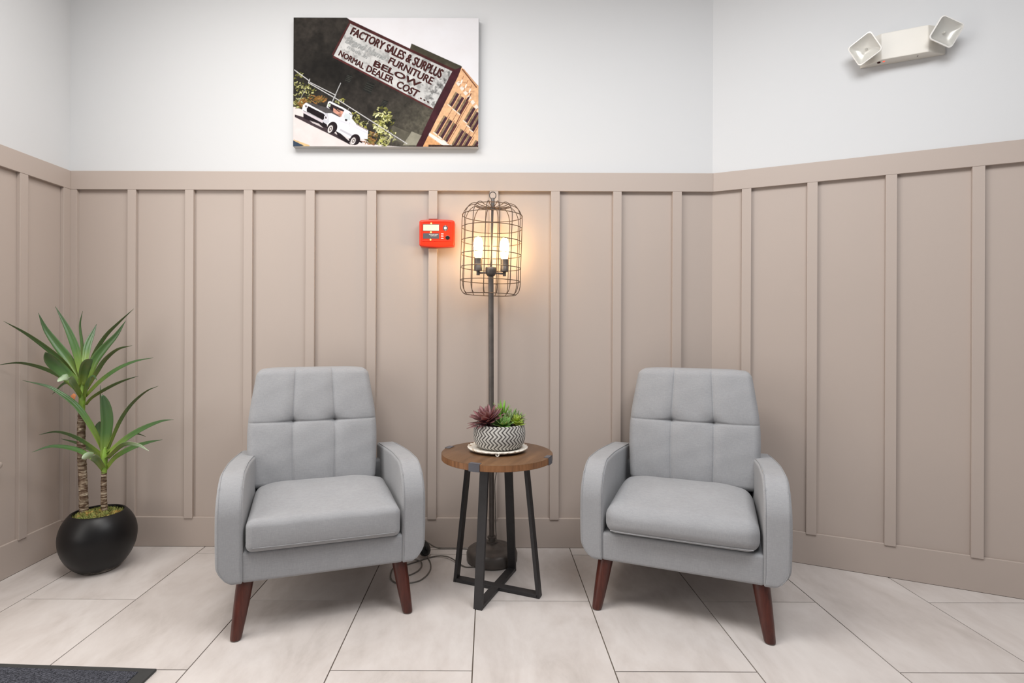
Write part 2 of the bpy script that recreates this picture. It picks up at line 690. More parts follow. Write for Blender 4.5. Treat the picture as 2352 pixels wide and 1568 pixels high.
LEFT_END = 1.80
bx = [(-2.070, -2.040), (-1.789, -1.748), (-1.505, -1.463), (-1.215, -1.172), (-0.909, -0.865), (-0.606, -0.561),
      (-0.302, -0.259), (-0.001, 0.042), (0.302, 0.346), (0.609, 0.651), (0.903, 0.948)]
wall('wall_back', lambda a, b: back_strip(a, b), [back_strip(0, PAN, x0, x1) for x0, x1 in bx if abs(x0 + 0.302) > 0.01])
wb = bpy.data.objects['wall_back']
# the batten behind the alarm panel is cut out around it
for z0, z1 in ((0.141, 1.478), (1.6235, RAIL0)):
    Geo().prism(back_strip(0, PAN, -0.302, -0.259), z0, z1).obj('batten', M['taupe'], wb, bevel=0.0012)
wall('wall_left', lambda a, b: left_strip(a, b, LEFT_END),
     [left_strip(0, PAN, y0, y1) for y0, y1 in [(2.680, YB + PAN), (2.431, 2.474), (2.129, 2.172), (1.827, 1.870)]])
wl = bpy.data.objects['wall_left']
# the entrance opening beside the mat, and the wall on its near side
Geo().prism(left_strip(PAN, PAN + 0.1, 0.70, LEFT_END), 2.30, TOP).obj('header', M['white_wall'], wl)
Geo().prism(left_strip(PAN, PAN + 0.1, Y_FRONT, 0.70), 0.0, TOP).obj('wall_end', M['white_wall'], wl)
wall('wall_right', lambda a, b: right_strip(a, b, R_LEN),
     [right_strip(0, PAN, s + 0.0415, s) for s in [0.129, 0.404, 0.703, 1.0, 1.30, 1.60, 1.90, 2.20, 2.50, 2.80, 3.10, 3.40]])
for nm, st in (('baseboard_back', back_strip(0.006, PAN)), ('baseboard_left', left_strip(0.006, PAN, LEFT_END)), ('baseboard_right', right_strip(0.006, PAN, R_LEN))):
    Geo().prism(st, 0.0, 0.146).obj(nm, M['taupe'], bevel=0.002)['kind'] = 'structure'

room = [(XL - PAN, Y_FRONT), (rw(R_LEN, PAN)[0], Y_FRONT), rw(R_LEN, PAN), cor(PAN), (XL - PAN, YB + PAN)]
floor = Geo().prism(room, -0.08, -0.0035).obj('floor', M['grout'])
floor['kind'] = 'structure'
ceil = Geo().prism(room, TOP, TOP + 0.08).obj('ceiling', M['ceiling'])
ceil['kind'] = 'structure'

TX0, TW, TL, TJ = -1.8517, 0.4506, 0.9012, 0.0021
tile_meshes = {}
for i in range(-1, 14):
    x0 = TX0 + i * TW
    yj = 2.1943 if i % 2 == 0 else 1.7437
    for j in range(-5, 2):
        y0 = yj + j * TL
        q = [(x0 + TJ, y0 + TJ), (x0 + TW - TJ, y0 + TJ), (x0 + TW - TJ, y0 + TL - TJ), (x0 + TJ, y0 + TL - TJ)]
        full = list(q)
        q = clip_poly(q, 0, -1, -(Y_FRONT))
        q = clip_poly(q, -1, 0, -(XL - 0.0056))
        q = clip_poly(q, 0, 1, YB + 0.0054)
        d0 = -NR[0] * C0[0] - NR[1] * C0[1] + 0.0054
        q = clip_poly(q, -NR[0], -NR[1], d0)
        if len(q) > 2 and q[0][0] < rw(R_LEN)[0] - 0.1:
            cx, cy = x0 + TW / 2, y0 + TL / 2
            if q == full and 'full' in tile_meshes:
                o = bpy.data.objects.new('tile', tile_meshes['full'])
                SC.collection.objects.link(o)
                o.parent = floor
            else:
                o = Geo().prism([(x - cx, y - cy) for x, y in q], -0.0035, 0.0).obj('tile', M['tile'], floor)
                if q == full:
                    tile_meshes['full'] = o.data
            o.location = (cx, cy, 0)

# ------------------------------------------------------------------ armchairs


def arm_mesh(side):
    hx, hy, hz = 0.043, 0.298, 0.184
    P, F = rbox(hx, hy, hz, 0.014, 5, 46, 34, 4)
    P = arm_shape(P + np.array([0, 0.298, 0.373]))
    out = np.clip((P[:, 0] + hx) / (2 * hx), 0, 1)
    t = np.clip((0.262 - P[:, 2]) / 0.072, 0, 1)
    P[:, 0] -= 0.047 * t ** 2.2 * out ** 1.0
    P[:, 0] += 0.004 * out * np.sin(np.clip((P[:, 2] - 0.2) / 0.35, 0, 1) * PI)
    P[:, 0] += 0.3215 - toe_in(P[:, 1])
    if side < 0:
        P[:, 0] *= -1
        F = [f[::-1] for f in F]
    return P, F


def toe_in(y):
    """the arms lean in towards the back cushion"""
    return 0.024 * np.clip((y - 0.28) / 0.30, 0, 1) ** 1.3


def arm_shape(P):
    """square front-top corner to a round one, and the gentle fall of the top to the back"""
    R, zt, rho = 0.135, 0.557, 0.014 / 0.135
    P = P.copy()
    u = (R - P[:, 1]) / R
    v = (P[:, 2] - (zt - R)) / R
    m = (u > 0) & (v > 0)
    u, v = u[m], v[m]
    l = np.hypot(u, v)
    hi, lo = np.maximum(u, v) / l, np.minimum(u, v) / l
    # distance from the centre to the edge of the square with its small rounded corner
    edge = 1 / hi
    cd = (1 - rho) * (hi + lo)
    disc = cd ** 2 - 2 * (1 - rho) ** 2 + rho ** 2
    cor_ = lo / hi > 1 - rho
    edge[cor_] = cd[cor_] + np.sqrt(np.maximum(disc[cor_], 0))
    k = 1.0 / edge
    P[m, 1] = R - R * u * k
    P[m, 2] = zt - R + R * v * k
    g = np.clip((P[:, 1] - 0.1) / 0.47, 0, 1)
    P[:, 2] -= 0.020 * g ** 1.25 * np.clip((P[:, 2] - 0.19) / 0.366, 0, 1)
    return P


def make_armchair(loc, deg, label, puff, shift):
    root = empty('armchair', (loc[0], loc[1], 0), math.radians(deg))
    tag(root, label, 'armchair', 'pair of grey armchairs')
    fab, pip = M['fabric'], M['piping']
    # frame under the cushion and behind the back
    P, F = rbox(0.2835, 0.277, 0.054, 0.012, 10, 8, 4, 3)
    P += np.array([0, 0.283, 0.244])
    mesh_obj('seat_base', P, F, fab, root, smooth=60)
    P, F = rbox(0.2835, 0.030, 0.100, 0.014, 8, 2, 6, 3)
    P += np.array([0, 0.540, 0.372])
    mesh_obj('rear_panel', P, F, fab, root, smooth=60)
    # arms with piping along both edges
    for s in (-1, 1):
        P, F = arm_mesh(s)
        arm = mesh_obj('armrest', P, F, fab, root, smooth=80)
        path = [(0, z) for z in np.linspace(0.205, 0.42, 14)] + [(0, z) for z in np.linspace(0.43, 0.557, 14)] + [(y, 0.557) for y in np.linspace(0.012, 0.56, 30)]
        q = arm_shape(np.array([(0, y, z) for y, z in path]))
        for off in (-0.036, 0.036):
            o_ = (off + 0.043) / 0.086
            g = Geo().tube([(s * (0.3215 + off - toe_in(y) - 0.047 * o_ * min(1, max(0, (0.262 - z) / 0.072)) ** 2.2), y + 0.0006 + (0.0006 if y < 0.001 else 0), z - 0.0004) for _, y, z in q], 0.0016, 6)
            g.obj('piping', pip, arm, smooth=80)
    # seat cushion
    hx, hy, hz = 0.2695, 0.222, 0.055
    r = 0.044 if puff else 0.024
    P, F = rbox(hx, hy, hz, r, 26, 24, 6, 7)
    xn, zn = P[:, 0] / hx, P[:, 2] / hz
    y = P[:, 1] + hy
    grow = np.clip(y / 0.26, 0, 1)
    grow = grow * grow * (3 - 2 * grow)
    up = np.clip(zn * 0.5 + 0.5, 0, 1)
    P[:, 2] += up * 0.036 * (1 - np.abs(xn) ** 5) * (0.18 + 0.82 * grow) * (1 - 0.3 * np.clip((y - 0.33) / 0.11, 0, 1))
    P[:, 1] -= (0.016 if puff else 0.007) * np.clip(1 - y / 0.2, 0, 1) * (1 - xn ** 4) * (1 - zn ** 2)
    # shallow wrinkles
    P[:, 2] += up * 0.0016 * np.sin(P[:, 0] * 31 + 1.3 * np.sin(y * 17)) * np.sin(y * 23 + P[:, 0] * 9)
    if puff:
        P[:, 2] -= 0.006 * np.clip(1 - y / 0.12, 0, 1) * up * (xn < 0) * np.abs(xn)
    P += np.array([0, 0.205, 0.3535])
    cush = mesh_obj('seat_cushion', P, F, fab, root, smooth=180)
    zp = 0.322
    path = []
    for xx in np.linspace(-0.246, 0.246, 21):
        near = (np.abs(P[:, 0] - xx) < 0.016) & (np.abs(P[:, 2] - zp) < 0.009) & (P[:, 1] < 0.1)
        path.append((xx, P[near, 1].min() + 0.0014, zp - 0.004))
    Geo().tube(path, 0.0018, 6).obj('piping', pip, cush, smooth=80)
    # tufted backrest
    hx, hy, hz = 0.265, 0.060, 0.250
    bxs, bz = 0.086, 0.271
    seam = [-0.012, -0.007, -0.004, -0.002, 0, 0.002, 0.004, 0.007, 0.012]
    xs = sorted(set(np.round(list(np.linspace(-0.2, 0.2, 41)) + [b + d for b in (-bxs, bxs) for d in seam], 5)))
    zs = sorted(set(np.round(list(np.linspace(-0.20, 0.20, 39)) + [bz - hz + d for d in seam], 5)))
    P, F = rbox(hx, hy, hz, 0.028, xs, 4, zs, 6)
    X, Y, Z = P[:, 0].copy(), P[:, 1].copy(), P[:, 2] + hz
    h = Z / (2 * hz)
    front = np.clip(-Y / hy, 0, 1)
    belly = 0.016 * np.clip(1 - (X / hx) ** 4, 0, 1) * np.clip(1 - (2 * h - 1) ** 4, 0, 1)
    dz = Z - bz
    pil = 0.0
    for b in (-bxs, bxs):
        dx = X - b
        pil = pil + 0.0042 * np.exp(-(dx / 0.0042) ** 2) + 0.006 * np.exp(-(dx / 0.02) ** 2)
        d2 = dx ** 2 + (dz * 1.2) ** 2
        pil = pil + 0.012 * np.exp(-d2 / 0.014 ** 2) + 0.011 * np.exp(-d2 / 0.045 ** 2)
        pil = pil + 0.006 * np.exp(-(dz / 0.006) ** 2) * np.exp(-(dx / 0.05) ** 2)
    pil = pil + 0.0026 * np.exp(-(dz / 0.0042) ** 2) + 0.0035 * np.exp(-(dz / 0.018) ** 2)
    wr = 0.0014 * np.sin(X * 40 + 2 * np.sin(Z * 22)) * np.sin(Z * 33 + X * 11)
    Y = Y - front * (belly - pil + wr)
    # outline: a little waisted at the bottom, widest mid-height, narrower at the top with soft corners
    k = np.interp(h, np.linspace(0, 1, 41), np.convolve(np.pad(np.interp(np.linspace(0, 1, 41), [0, 0.15, 0.40, 0.58, 0.78, 1.0], [0.985, 1.01, 1.035, 1.02, 0.962, 0.895]), 4, mode='edge'), np.ones(9) / 9, 'valid'))
    X = X * k
    cr = np.clip((h - 0.90) / 0.10, 0, 1)
    Zw = Z + 0.404 - cr * 0.010 * np.clip(np.abs(X / (hx * 0.9)), 0, 1) ** 6
    Yw = Y + 0.465 + 0.205 * (Z)
    mesh_obj('backrest', np.c_[X + shift, Yw, Zw], F, fab, root, smooth=180)
    # legs
    for sx in (-1, 1):
        for fy, top, bot in ((0, (0.272, 0.048), (0.300, 0.004)), (1, (0.262, 0.490), (0.285, 0.548))):
            v, f, seg = [], [], 24
            prof = [(0.196, 0.0295), (0.12, 0.0265), (0.05, 0.0222), (0.010, 0.0195), (0.004, 0.0182)]
            for z, rr in prof:
                t = 1 - z / 0.196
                cx, cy = sx * (top[0] + (bot[0] - top[0]) * t), top[1] + (bot[1] - top[1]) * t
                for q in range(seg):
                    a = 2 * PI * q / seg
                    v.append((cx + rr * math.cos(a), cy + rr * math.sin(a), z))
            for i in range(len(prof) - 1):
                for q in range(seg):
                    j = (q + 1) % seg
                    f.append((i * seg + j, i * seg + q, (i + 1) * seg + q, (i + 1) * seg + j))
            f.append(tuple(range(seg)))
            f.append(tuple((len(prof) - 1) * seg + q for q in range(seg - 1, -1, -1)))
            leg = mesh_obj('leg', v, f, M['leg_wood'], root, smooth=50)
            Geo().lathe([(0.0155, 0.0), (0.0165, 0.001), (0.0165, 0.0045)], 20, (sx * bot[0], bot[1], 0)).obj('glide', M['cord'], leg, smooth=40)
    return root


make_armchair((-0.590, 2.004), 18.7, 'grey linen armchair beside the potted dracaena, boxy flat-fronted seat cushion', False, -0.034)
make_armchair((0.696, 2.017), -22.6, 'grey linen armchair against the angled right wall, puffy rounded seat cushion', True, 0.026)

# ------------------------------------------------------------------ side table
TC = (0.034, 2.300)
ZT, RT, TH = 0.569, 0.231, 0.026
tang = math.atan2(-0.921, -0.389)
tab = empty('side_table', (TC[0], TC[1], 0), tang)
tag(tab, 'round walnut side table on a crossed black steel frame between the armchairs', 'side table')
g = Geo().lathe([(RT - 0.0015, ZT - TH), (RT, ZT - TH + 0.0015), (RT, ZT - 0.0015)], 96, cap=False)
g.obj('edge_band', M['walnut_edge'], tab, smooth=40)
g = Geo().lathe([(RT - 0.0005, ZT - TH + 0.0005), (RT - 0.0003, ZT - 0.0012), (RT - 0.0018, ZT)], 96)
o = g.obj('tabletop', M['walnut'], tab, smooth=40)
BW, BT = 0.036, 0.014


def flat_bar(p, q, width_dir, thick_dir, w=BW, t=BT):
    p, q, a, b = Vector(p), Vector(q), Vector(width_dir) * w / 2, Vector(thick_dir) * t / 2
    v = [p - a - b, p + a - b, p + a + b, p - a + b, q - a - b, q + a - b, q + a + b, q - a + b]
    return v, [(0, 3, 2, 1), (4, 5, 6, 7), (0, 1, 5, 4), (1, 2, 6, 5), (2, 3, 7, 6), (3, 0, 4, 7)]


for k in range(4):
    a = k * PI / 2
    d = Vector((math.cos(a), math.sin(a), 0))
    w = Vector((-math.sin(a), math.cos(a), 0))
    v, f = flat_bar(d * 0.186, d * 0.128 + Vector((0, 0, ZT - TH)), w, d)
    Geo().add(v, f).obj('leg', M['black_steel'], tab, bevel=0.0012)
    # clip folded over the rim
    g = Geo()
    n = 6
    for (r0, r1, z0, z1) in ((RT - 0.020, RT + 0.002, ZT, ZT + 0.0022), (RT, RT + 0.0024, ZT - TH - 0.0022, ZT + 0.0022), (RT - 0.045, RT + 0.002, ZT - TH - 0.0022, ZT - TH)):
        dv = []
        for (rr, zz) in ((r0, z0), (r1, z0), (r1, z1), (r0, z1)):
            for i in range(n + 1):
                b = a + (i / n - 0.5) * 2 * 0.098 * (RT / max(rr, 0.1)) ** 0.5
                dv.append((rr * math.cos(b), rr * math.sin(b), zz))
        m = n + 1
        fs = []
        for s in range(4):
            s2 = (s + 1) % 4
            for i in range(n):
                fs.append((s * m + i, s2 * m + i, s2 * m + i + 1, s * m + i + 1))
        fs.append((0, 3 * m, 2 * m, m))
        fs.append((n, m + n, 2 * m + n, 3 * m + n))
        g.add(dv, fs)
    g.obj('rim_clip', M['dark_print'], tab, smooth=30)
for k in (0, 1):
    a = k * PI / 2
    d = Vector((math.cos(a), math.sin(a), 0))
    w = Vector((-math.sin(a), math.cos(a), 0))
    v, f = flat_bar(d * -0.186 + Vector((0, 0, 0.008 + k * 0.0004)), d * 0.186 + Vector((0, 0, 0.008 + k * 0.0004)), w, Vector((0, 0, 1)))
    Geo().add(v, f).obj('foot_bar', M['black_steel'], tab, bevel=0.0012)
    v, f = flat_bar(d * -0.135 + Vector((0, 0, ZT - TH - 0.0055)), d * 0.135 + Vector((0, 0, ZT - TH - 0.0055)), w, Vector((0, 0, 1)), BW, 0.0105)
    Geo().add(v, f).obj('top_bar', M['black_steel'], tab)

# ------------------------------------------------------------------ serving tray and succulent bowl on the table
TRAY = (0.037, 2.330)
tray = empty('serving_tray', (TRAY[0], TRAY[1], ZT))
tag(tray, 'distressed white footed tray with scalloped rim under the succulent bowl', 'tray')
g = Geo()
seg = 120
v, f = [], []
for (rr, z, sc) in ((0.0, 0.013, 0), (0.098, 0.013, 0), (0.106, 0.0165, 0), (0.1235, 0.0185, 0.003), (0.1255, 0.015, 0.003), (0.122, 0.010, 0.003), (0.105, 0.0095, 0), (0.0, 0.0095, 0)):
    for k in range(seg):
        a = 2 * PI * k / seg
        q = rr + sc * math.cos(a * 30)
        v.append((q * math.cos(a), q * math.sin(a), z + (0.0012 * math.cos(a * 30) if sc else 0)))
for i in range(7):
    for k in range(seg):
        j = (k + 1) % seg
        f.append((i * seg + k, (i + 1) * seg + k, (i + 1) * seg + j, i * seg + j))
g.add(v, [q[::-1] for q in f])
g.obj('plate', M['distressed'], tray, smooth=50)
for k in range(3):
    a = -PI / 2 - 0.02 + k * 2 * PI / 3
    c = Vector((0.121 * math.cos(a), 0.121 * math.sin(a), 0.0))
    w = Vector((-math.sin(a), math.cos(a), 0))
    pts = []
    for b in np.linspace(0, 2 * PI, 19)[:-1]:
        pts.append(c + w * 0.0062 * math.cos(b) + Vector((0, 0, 0.0085 + 0.0062 * math.sin(b))))
    gg = Geo().tube(pts, 0.0024, 8, closed=True)
    gg.obj('loop_foot', M['distressed'], tray, smooth=60)

BOWL = (0.044, 2.332)
ZB = ZT + 0.0145
bowl = empty('succulent_bowl', (BOWL[0], BOWL[1], ZB))
tag(bowl, 'round black and white chevron bowl planted with burgundy and green succulents on the table', 'planter')
prof = [(0.082, 0.0), (0.093, 0.006), (0.103, 0.018), (0.1085, 0.035), (0.1105, 0.055), (0.1095, 0.075), (0.1065, 0.094), (0.1055, 0.101),
        (0.1025, 0.1015), (0.1005, 0.098), (0.102, 0.085)]
Geo().lathe(prof, 96, cap=False).add([(0.083 * math.cos(2 * PI * k / 48), 0.083 * math.sin(2 * PI * k / 48), 0.0) for k in range(48)], [tuple(range(47, -1, -1))]).obj('bowl', M['chevron'], bowl, smooth=60)
Geo().lathe([(0.1022, 0.083), (0.07, 0.088), (0.03, 0.091), (0.001, 0.091)], 48).obj('soil', M['soil'], bowl, smooth=60)


def leaf_mesh(name, length, width, mat, curl=0.2, thick=0.15, tip=0.75, n=7):
    """a pointed fleshy leaf from the origin along +X, arching up; UV x runs base to tip"""
    v, f, uv = [], [], []
    for i in range(n + 1):
        t = i / n
        w = width * 0.5 * (math.sin(PI * min(t ** tip, 1.0)) ** 0.8 * 0.92 + 0.18 * (1 - t)) if i < n else 0.0008
        z = curl * length * t * t
        x = length * t * (1 - 0.25 * abs(curl) * t)
        th = thick * width * (1 - 0.8 * t)
        for (yy, zz) in ((-w, th * 0.45), (0, -th * 0.15), (w, th * 0.45), (0, -th)):
            v.append((x, yy, z + zz))
            uv.append((t, 0.5 + 0.5 * yy / (width * 0.5)))
    for i in range(n):
        for k in range(4):
            j = (k + 1) % 4
            f.append((i * 4 + k, (i + 1) * 4 + k, (i + 1) * 4 + j, i * 4 + j))
    f.append((0, 1, 2, 3))
    me = bpy.data.meshes.new(name)
    me.from_pydata(v, [], [q[::-1] for q in f])
    me.materials.append(mat)
    l = me.uv_layers.new(name='UVMap')
    for lp in me.loops:
        l.data[lp.index].uv = uv[lp.vertex_index]
    for p in me.polygons:
        p.use_smooth = True
    me.update()
    return me


def rosette(parent, loc, lean, layers, length, width, mat, seed, curl=0.25, thick=0.15, tip=0.75, core=0.006):
    """layers: (count, elevation in degrees, length factor)"""
    rnd = random.Random(seed)
    me = leaf_mesh('succulent_leaf', length, width, mat, curl, thick, tip)
    hub = Geo().lathe([(core * 1.2, -0.03), (core * 1.3, -0.008), (core, 0.002), (core * 0.4, 0.008)], 10).obj('rosette', mat, parent, smooth=60)
    lv = hub.data.uv_layers.new(name='UVMap')
    for lp in hub.data.loops:
        lv.data[lp.index].uv = (0.1, 0.5)
    hub.location = loc
    hub.rotation_euler = lean
    ph = 0.0
    for cnt, el, lf in layers:
        ph += 0.5 * 2 * PI / cnt + 0.3
        for k in range(cnt):
            o = bpy.data.objects.new('succulent_leaf', me)
            SC.collection.objects.link(o)
            o.parent = hub
            a = ph + 2 * PI * k / cnt + rnd.uniform(-0.12, 0.12)
            e = math.radians(el + rnd.uniform(-6, 6))
            s = lf * rnd.uniform(0.9, 1.1)
            o.matrix_local = Matrix.Rotation(a, 4, 'Z') @ Matrix.Rotation(-e, 4, 'Y') @ Matrix.Translation((core * 0.5, 0, 0)) @ Matrix.Diagonal((s, min(1.0, 0.35 + 0.65 * lf), s, 1))
    return hub


rosette(bowl, (-0.050, -0.036, 0.114), (0.16, -0.34, 0), [(11, 4, 1.08), (9, 12, 1.0), (9, 27, 1.0), (8, 44, 0.93), (6, 60, 0.85), (4, 76, 0.7)], 0.080, 0.031, M['suc_purple'], 1, 0.10, 0.12, 0.8)
rosette(bowl, (0.014, -0.058, 0.102), (0.35, 0.02, 0), [(9, 4, 1.0), (8, 28, 0.92), (7, 50, 0.8), (5, 70, 0.6)], 0.050, 0.0215, M['suc_green'], 2, 0.25, 0.16, 0.9)
rosette(bowl, (0.070, -0.036, 0.106), (0.25, 0.30, 0), [(8, 0, 1.0), (8, 25, 0.85)], 0.040, 0.019, M['suc_lime'], 3, 0.3, 0.16, 0.9)
rosette(bowl, (0.070, -0.040, 0.116), (0.2, 0.15, 0), [(7, 48, 1.0), (5, 68, 0.85)], 0.030, 0.017, M['suc_lime'], 4, 0.15, 0.2, 1.0)
rosette(bowl, (0.010, 0.035, 0.108), (-0.05, 0.05, 0), [(9, 35, 0.9), (9, 55, 1.0), (6, 74, 1.05)], 0.078, 0.0145, M['suc_grass'], 5, 0.06, 0.12, 0.55)
rosette(bowl, (0.052, 0.020, 0.110), (-0.1, 0.25, 0), [(8, 30, 0.9), (7, 58, 1.0)], 0.052, 0.012, M['suc_green'], 6, 0.06, 0.12, 0.55)
rosette(bowl, (0.080, 0.004, 0.118), (0.1, 0.35, 0), [(8, 8, 1.0), (8, 34, 0.95), (5, 60, 0.8)], 0.040, 0.0125, M['suc_sage'], 7, 0.15, 0.16, 0.8)
rosette(bowl, (0.036, -0.010, 0.118), (0.1, -0.1, 0), [(7, 18, 1.0), (6, 48, 0.9)], 0.042, 0.017, M['suc_sage'], 8, 0.15, 0.16, 0.8)
rosette(bowl, (-0.030, 0.050, 0.112), (-0.2, -0.35, 0), [(7, 22, 1.0), (6, 48, 0.9)], 0.062, 0.012, M['suc_sage'], 9, 0.05, 0.12, 0.6)
# ------------------------------------------------------------------ floor lamp
LP = (0.0105, 2.582)
lamp = empty('floor_lamp', (LP[0], LP[1], 0))
tag(lamp, 'tall dark bronze floor lamp with a wire birdcage shade and two glowing bulbs', 'floor lamp')
Geo().lathe([(r, z * (1 if z < 0.036 else 1 - 0.22 * min(1, (z - 0.036) / 0.05))) for r, z in
             [(0.112, 0.0), (0.1185, 0.006), (0.1195, 0.036), (0.114, 0.055), (0.100, 0.071), (0.080, 0.081), (0.062, 0.0865), (0.050, 0.093),
              (0.040, 0.1025), (0.026, 0.1065), (0.0255, 0.114), (0.017, 0.118), (0.016, 0.131), (0.0215, 0.134), (0.0215, 0.142), (0.0125, 0.146)]], 64,
            (0.006, 0, 0)).obj('base', M['lamp_metal'], lamp, smooth=40)
Geo().tube([(0.005, 0, 0.105), (0.0, 0, 0.7), (-0.004, 0, 1.338)], 0.0122, 20).obj('pole', M['lamp_metal'], lamp, smooth=60)
Geo().lathe([(0.012, 1.328), (0.018, 1.331), (0.0245, 1.341), (0.0262, 1.352), (0.0262, 1.368), (0.024, 1.370)], 32, (-0.004, 0, 0)).obj('hub', M['lamp_metal'], lamp, smooth=50)
Geo().tube([(-0.004, 0, 1.36), (0.002, 0, 1.66)], 0.0056, 12).obj('inner_rod', M['lamp_metal'], lamp, smooth=60)
fin = Geo().lathe([(0.0135, 1.640), (0.0135, 1.652), (0.0095, 1.655), (0.0085, 1.690), (0.0065, 1.694)], 20, (0.003, 0, 0)).obj('finial', M['lamp_metal'], lamp, smooth=40)
Geo().tube([(0.003 + 0.0152 * math.sin(a), 0, 1.7065 + 0.0165 * -math.cos(a)) for a in np.linspace(0, 2 * PI, 33)[:-1]], 0.0022, 8, closed=True).obj('ring', M['lamp_metal'], fin, smooth=60)
for sx, yy in ((-1, -0.018), (1, 0.018)):
    bxp = -0.002 + sx * 0.0615
    Geo().tube([(-0.004 + sx * 0.02, yy * 0.3, 1.344), (bxp, yy, 1.342)], 0.0042, 10).lathe([(0.0078, 1.331), (0.0078, 1.352)], 16, (bxp, yy, 0)).obj('arm', M['lamp_metal'], lamp, smooth=50)
    sk = Geo().lathe([(0.0160, 1.351), (0.0192, 1.352), (0.0192, 1.370), (0.0186, 1.371), (0.0186, 1.410), (0.0166, 1.4105), (0.0166, 1.395), (0.0005, 1.395)], 28, (bxp, yy, 0)).obj('socket', M['lamp_metal'], lamp, smooth=40)
    Geo().lathe([(0.012, 1.398), (0.0135, 1.412), (0.0175, 1.428), (0.0208, 1.447), (0.0222, 1.466), (0.0208, 1.486), (0.0160, 1.501), (0.0085, 1.510), (0.001, 1.5125)], 28, (bxp, yy, 0)).obj('bulb', M['bulb'], lamp, smooth=180)
# birdcage shade, leaning a touch to the right
shade = empty('shade', (-0.003, 0, 1.45))
shade.parent = lamp
shade.rotation_euler = (0, 0.028, 0)
RS = 0.1405
NW = 14
prof = [(0.010, 0.196), (0.040, 0.201), (0.064, 0.2035), (0.074, 0.208), (0.083, 0.2125), (0.093, 0.2115), (0.110, 0.2045), (0.125, 0.190), (0.136, 0.169), (RS, 0.145), (RS, 0.05), (RS, -0.05),
        (RS, -0.155), (0.1385, -0.176), (0.133, -0.193), (0.122, -0.205)]
pp = spline(prof, 44)
first = None
for k in range(NW):
    a = -PI / 2 + math.radians(-12) + 2 * PI * k / NW
    if first is None:
        first = Geo().tube([(r, 0, z) for r, z in pp], 0.0018, 6).obj('cage_wire', M['cage_metal'], shade, smooth=80)
        o = first
    else:
        o = bpy.data.objects.new('cage_wire', first.data)
        SC.collection.objects.link(o)
        o.parent = shade
    o.rotation_euler = (0, 0, a)
for rr, z in ((RS, 0.160), (RS, 0.103), (RS, 0.040), (RS, -0.0215), (RS, -0.083), (RS, -0.144), (0.122, -0.2065), (0.084, 0.2075)):
    Geo().tube([(rr * math.cos(a), rr * math.sin(a), z) for a in np.linspace(0, 2 * PI, 65)[:-1]], 0.0018, 6, closed=True).obj('cage_ring', M['cage_metal'], shade, smooth=80)

# power cord with its plug-shaped foot switch (part of the lamp)


def lamp_local(pts):
    return [(x - LP[0], y - LP[1], z) for x, y, z in pts]


CR = 0.0031
c1 = [(-0.060, 2.500, CR), (-0.102, 2.499, CR), (-0.133, 2.526, 0.006), (-0.166, 2.564, 0.012), (-0.199, 2.598, 0.010), (-0.241, 2.613, 0.006), (-0.281, 2.597, CR), (-0.326, 2.560, CR), (-0.372, 2.520, CR),
      (-0.405, 2.475, CR), (-0.395, 2.425, CR), (-0.350, 2.413, CR), (-0.314, 2.456, CR), (-0.303, 2.511, 0.006), (-0.318, 2.548, 0.0095), (-0.362, 2.56, 0.0095), (-0.41, 2.53, CR), (-0.43, 2.47, CR),
      (-0.42, 2.38, CR), (-0.38, 2.336, CR), (-0.309, 2.350, CR), (-0.277, 2.392, CR), (-0.261, 2.457, CR), (-0.264, 2.525, CR), (-0.283, 2.590, 0.006), (-0.298, 2.612, 0.030)]
Geo().tube(lamp_local(spline(c1, 200)), CR, 8).obj('power_cord', M['cord'], lamp, smooth=80)
c2 = [(-0.308, 2.622, 0.062), (-0.318, 2.63, 0.075), (-0.345, 2.665, 0.082), (-0.40, 2.70, 0.098)]
Geo().tube(lamp_local(spline(c2, 30)), CR, 8).obj('power_cord', M['cord'], lamp, smooth=80)
c3 = [(-0.40, 2.690, 0.100), (-0.331, 2.690, 0.062), (-0.292, 2.694, 0.034), (-0.258, 2.702, 0.011), (-0.228, 2.707, 0.0035), (-0.175, 2.708, 0.0035), (-0.111, 2.706, CR), (-0.06, 2.69, CR), (-0.03, 2.675, CR)]
Geo().tube(lamp_local(spline(c3, 60)), 0.0034, 8).obj('power_cord', M['cord'], lamp, smooth=80)
c4 = [(0.020, 2.676, CR), (0.037, 2.688, 0.045), (0.034, 2.700, 0.13), (0.033, 2.703, 0.22), (0.030, 2.702, 0.32), (0.040, 2.700, 0.40), (0.044, 2.703, 0.47), (0.036, 2.704, 0.53), (0.030, 2.690, 0.57)]
Geo().tube(lamp_local(spline(c4, 60)), 0.0028, 8).obj('power_cord', M['cord'], lamp, smooth=80)
sw = Geo().lathe([(0.026, -0.013), (0.031, -0.010), (0.033, -0.004), (0.033, 0.004), (0.031, 0.010), (0.022, 0.014), (0.008, 0.0155)], 32).obj('foot_switch', M['black_plastic'], lamp, smooth=40)
sw.location = (-0.303 - LP[0], 2.612 - LP[1], 0.0385)
sw.rotation_euler = (math.radians(62), math.radians(20), math.radians(48))
Geo().lathe([(0.012, 0.015), (0.012, 0.021), (0.009, 0.0225)], 20).obj('switch_button', M['black_plastic'], sw, smooth=40)

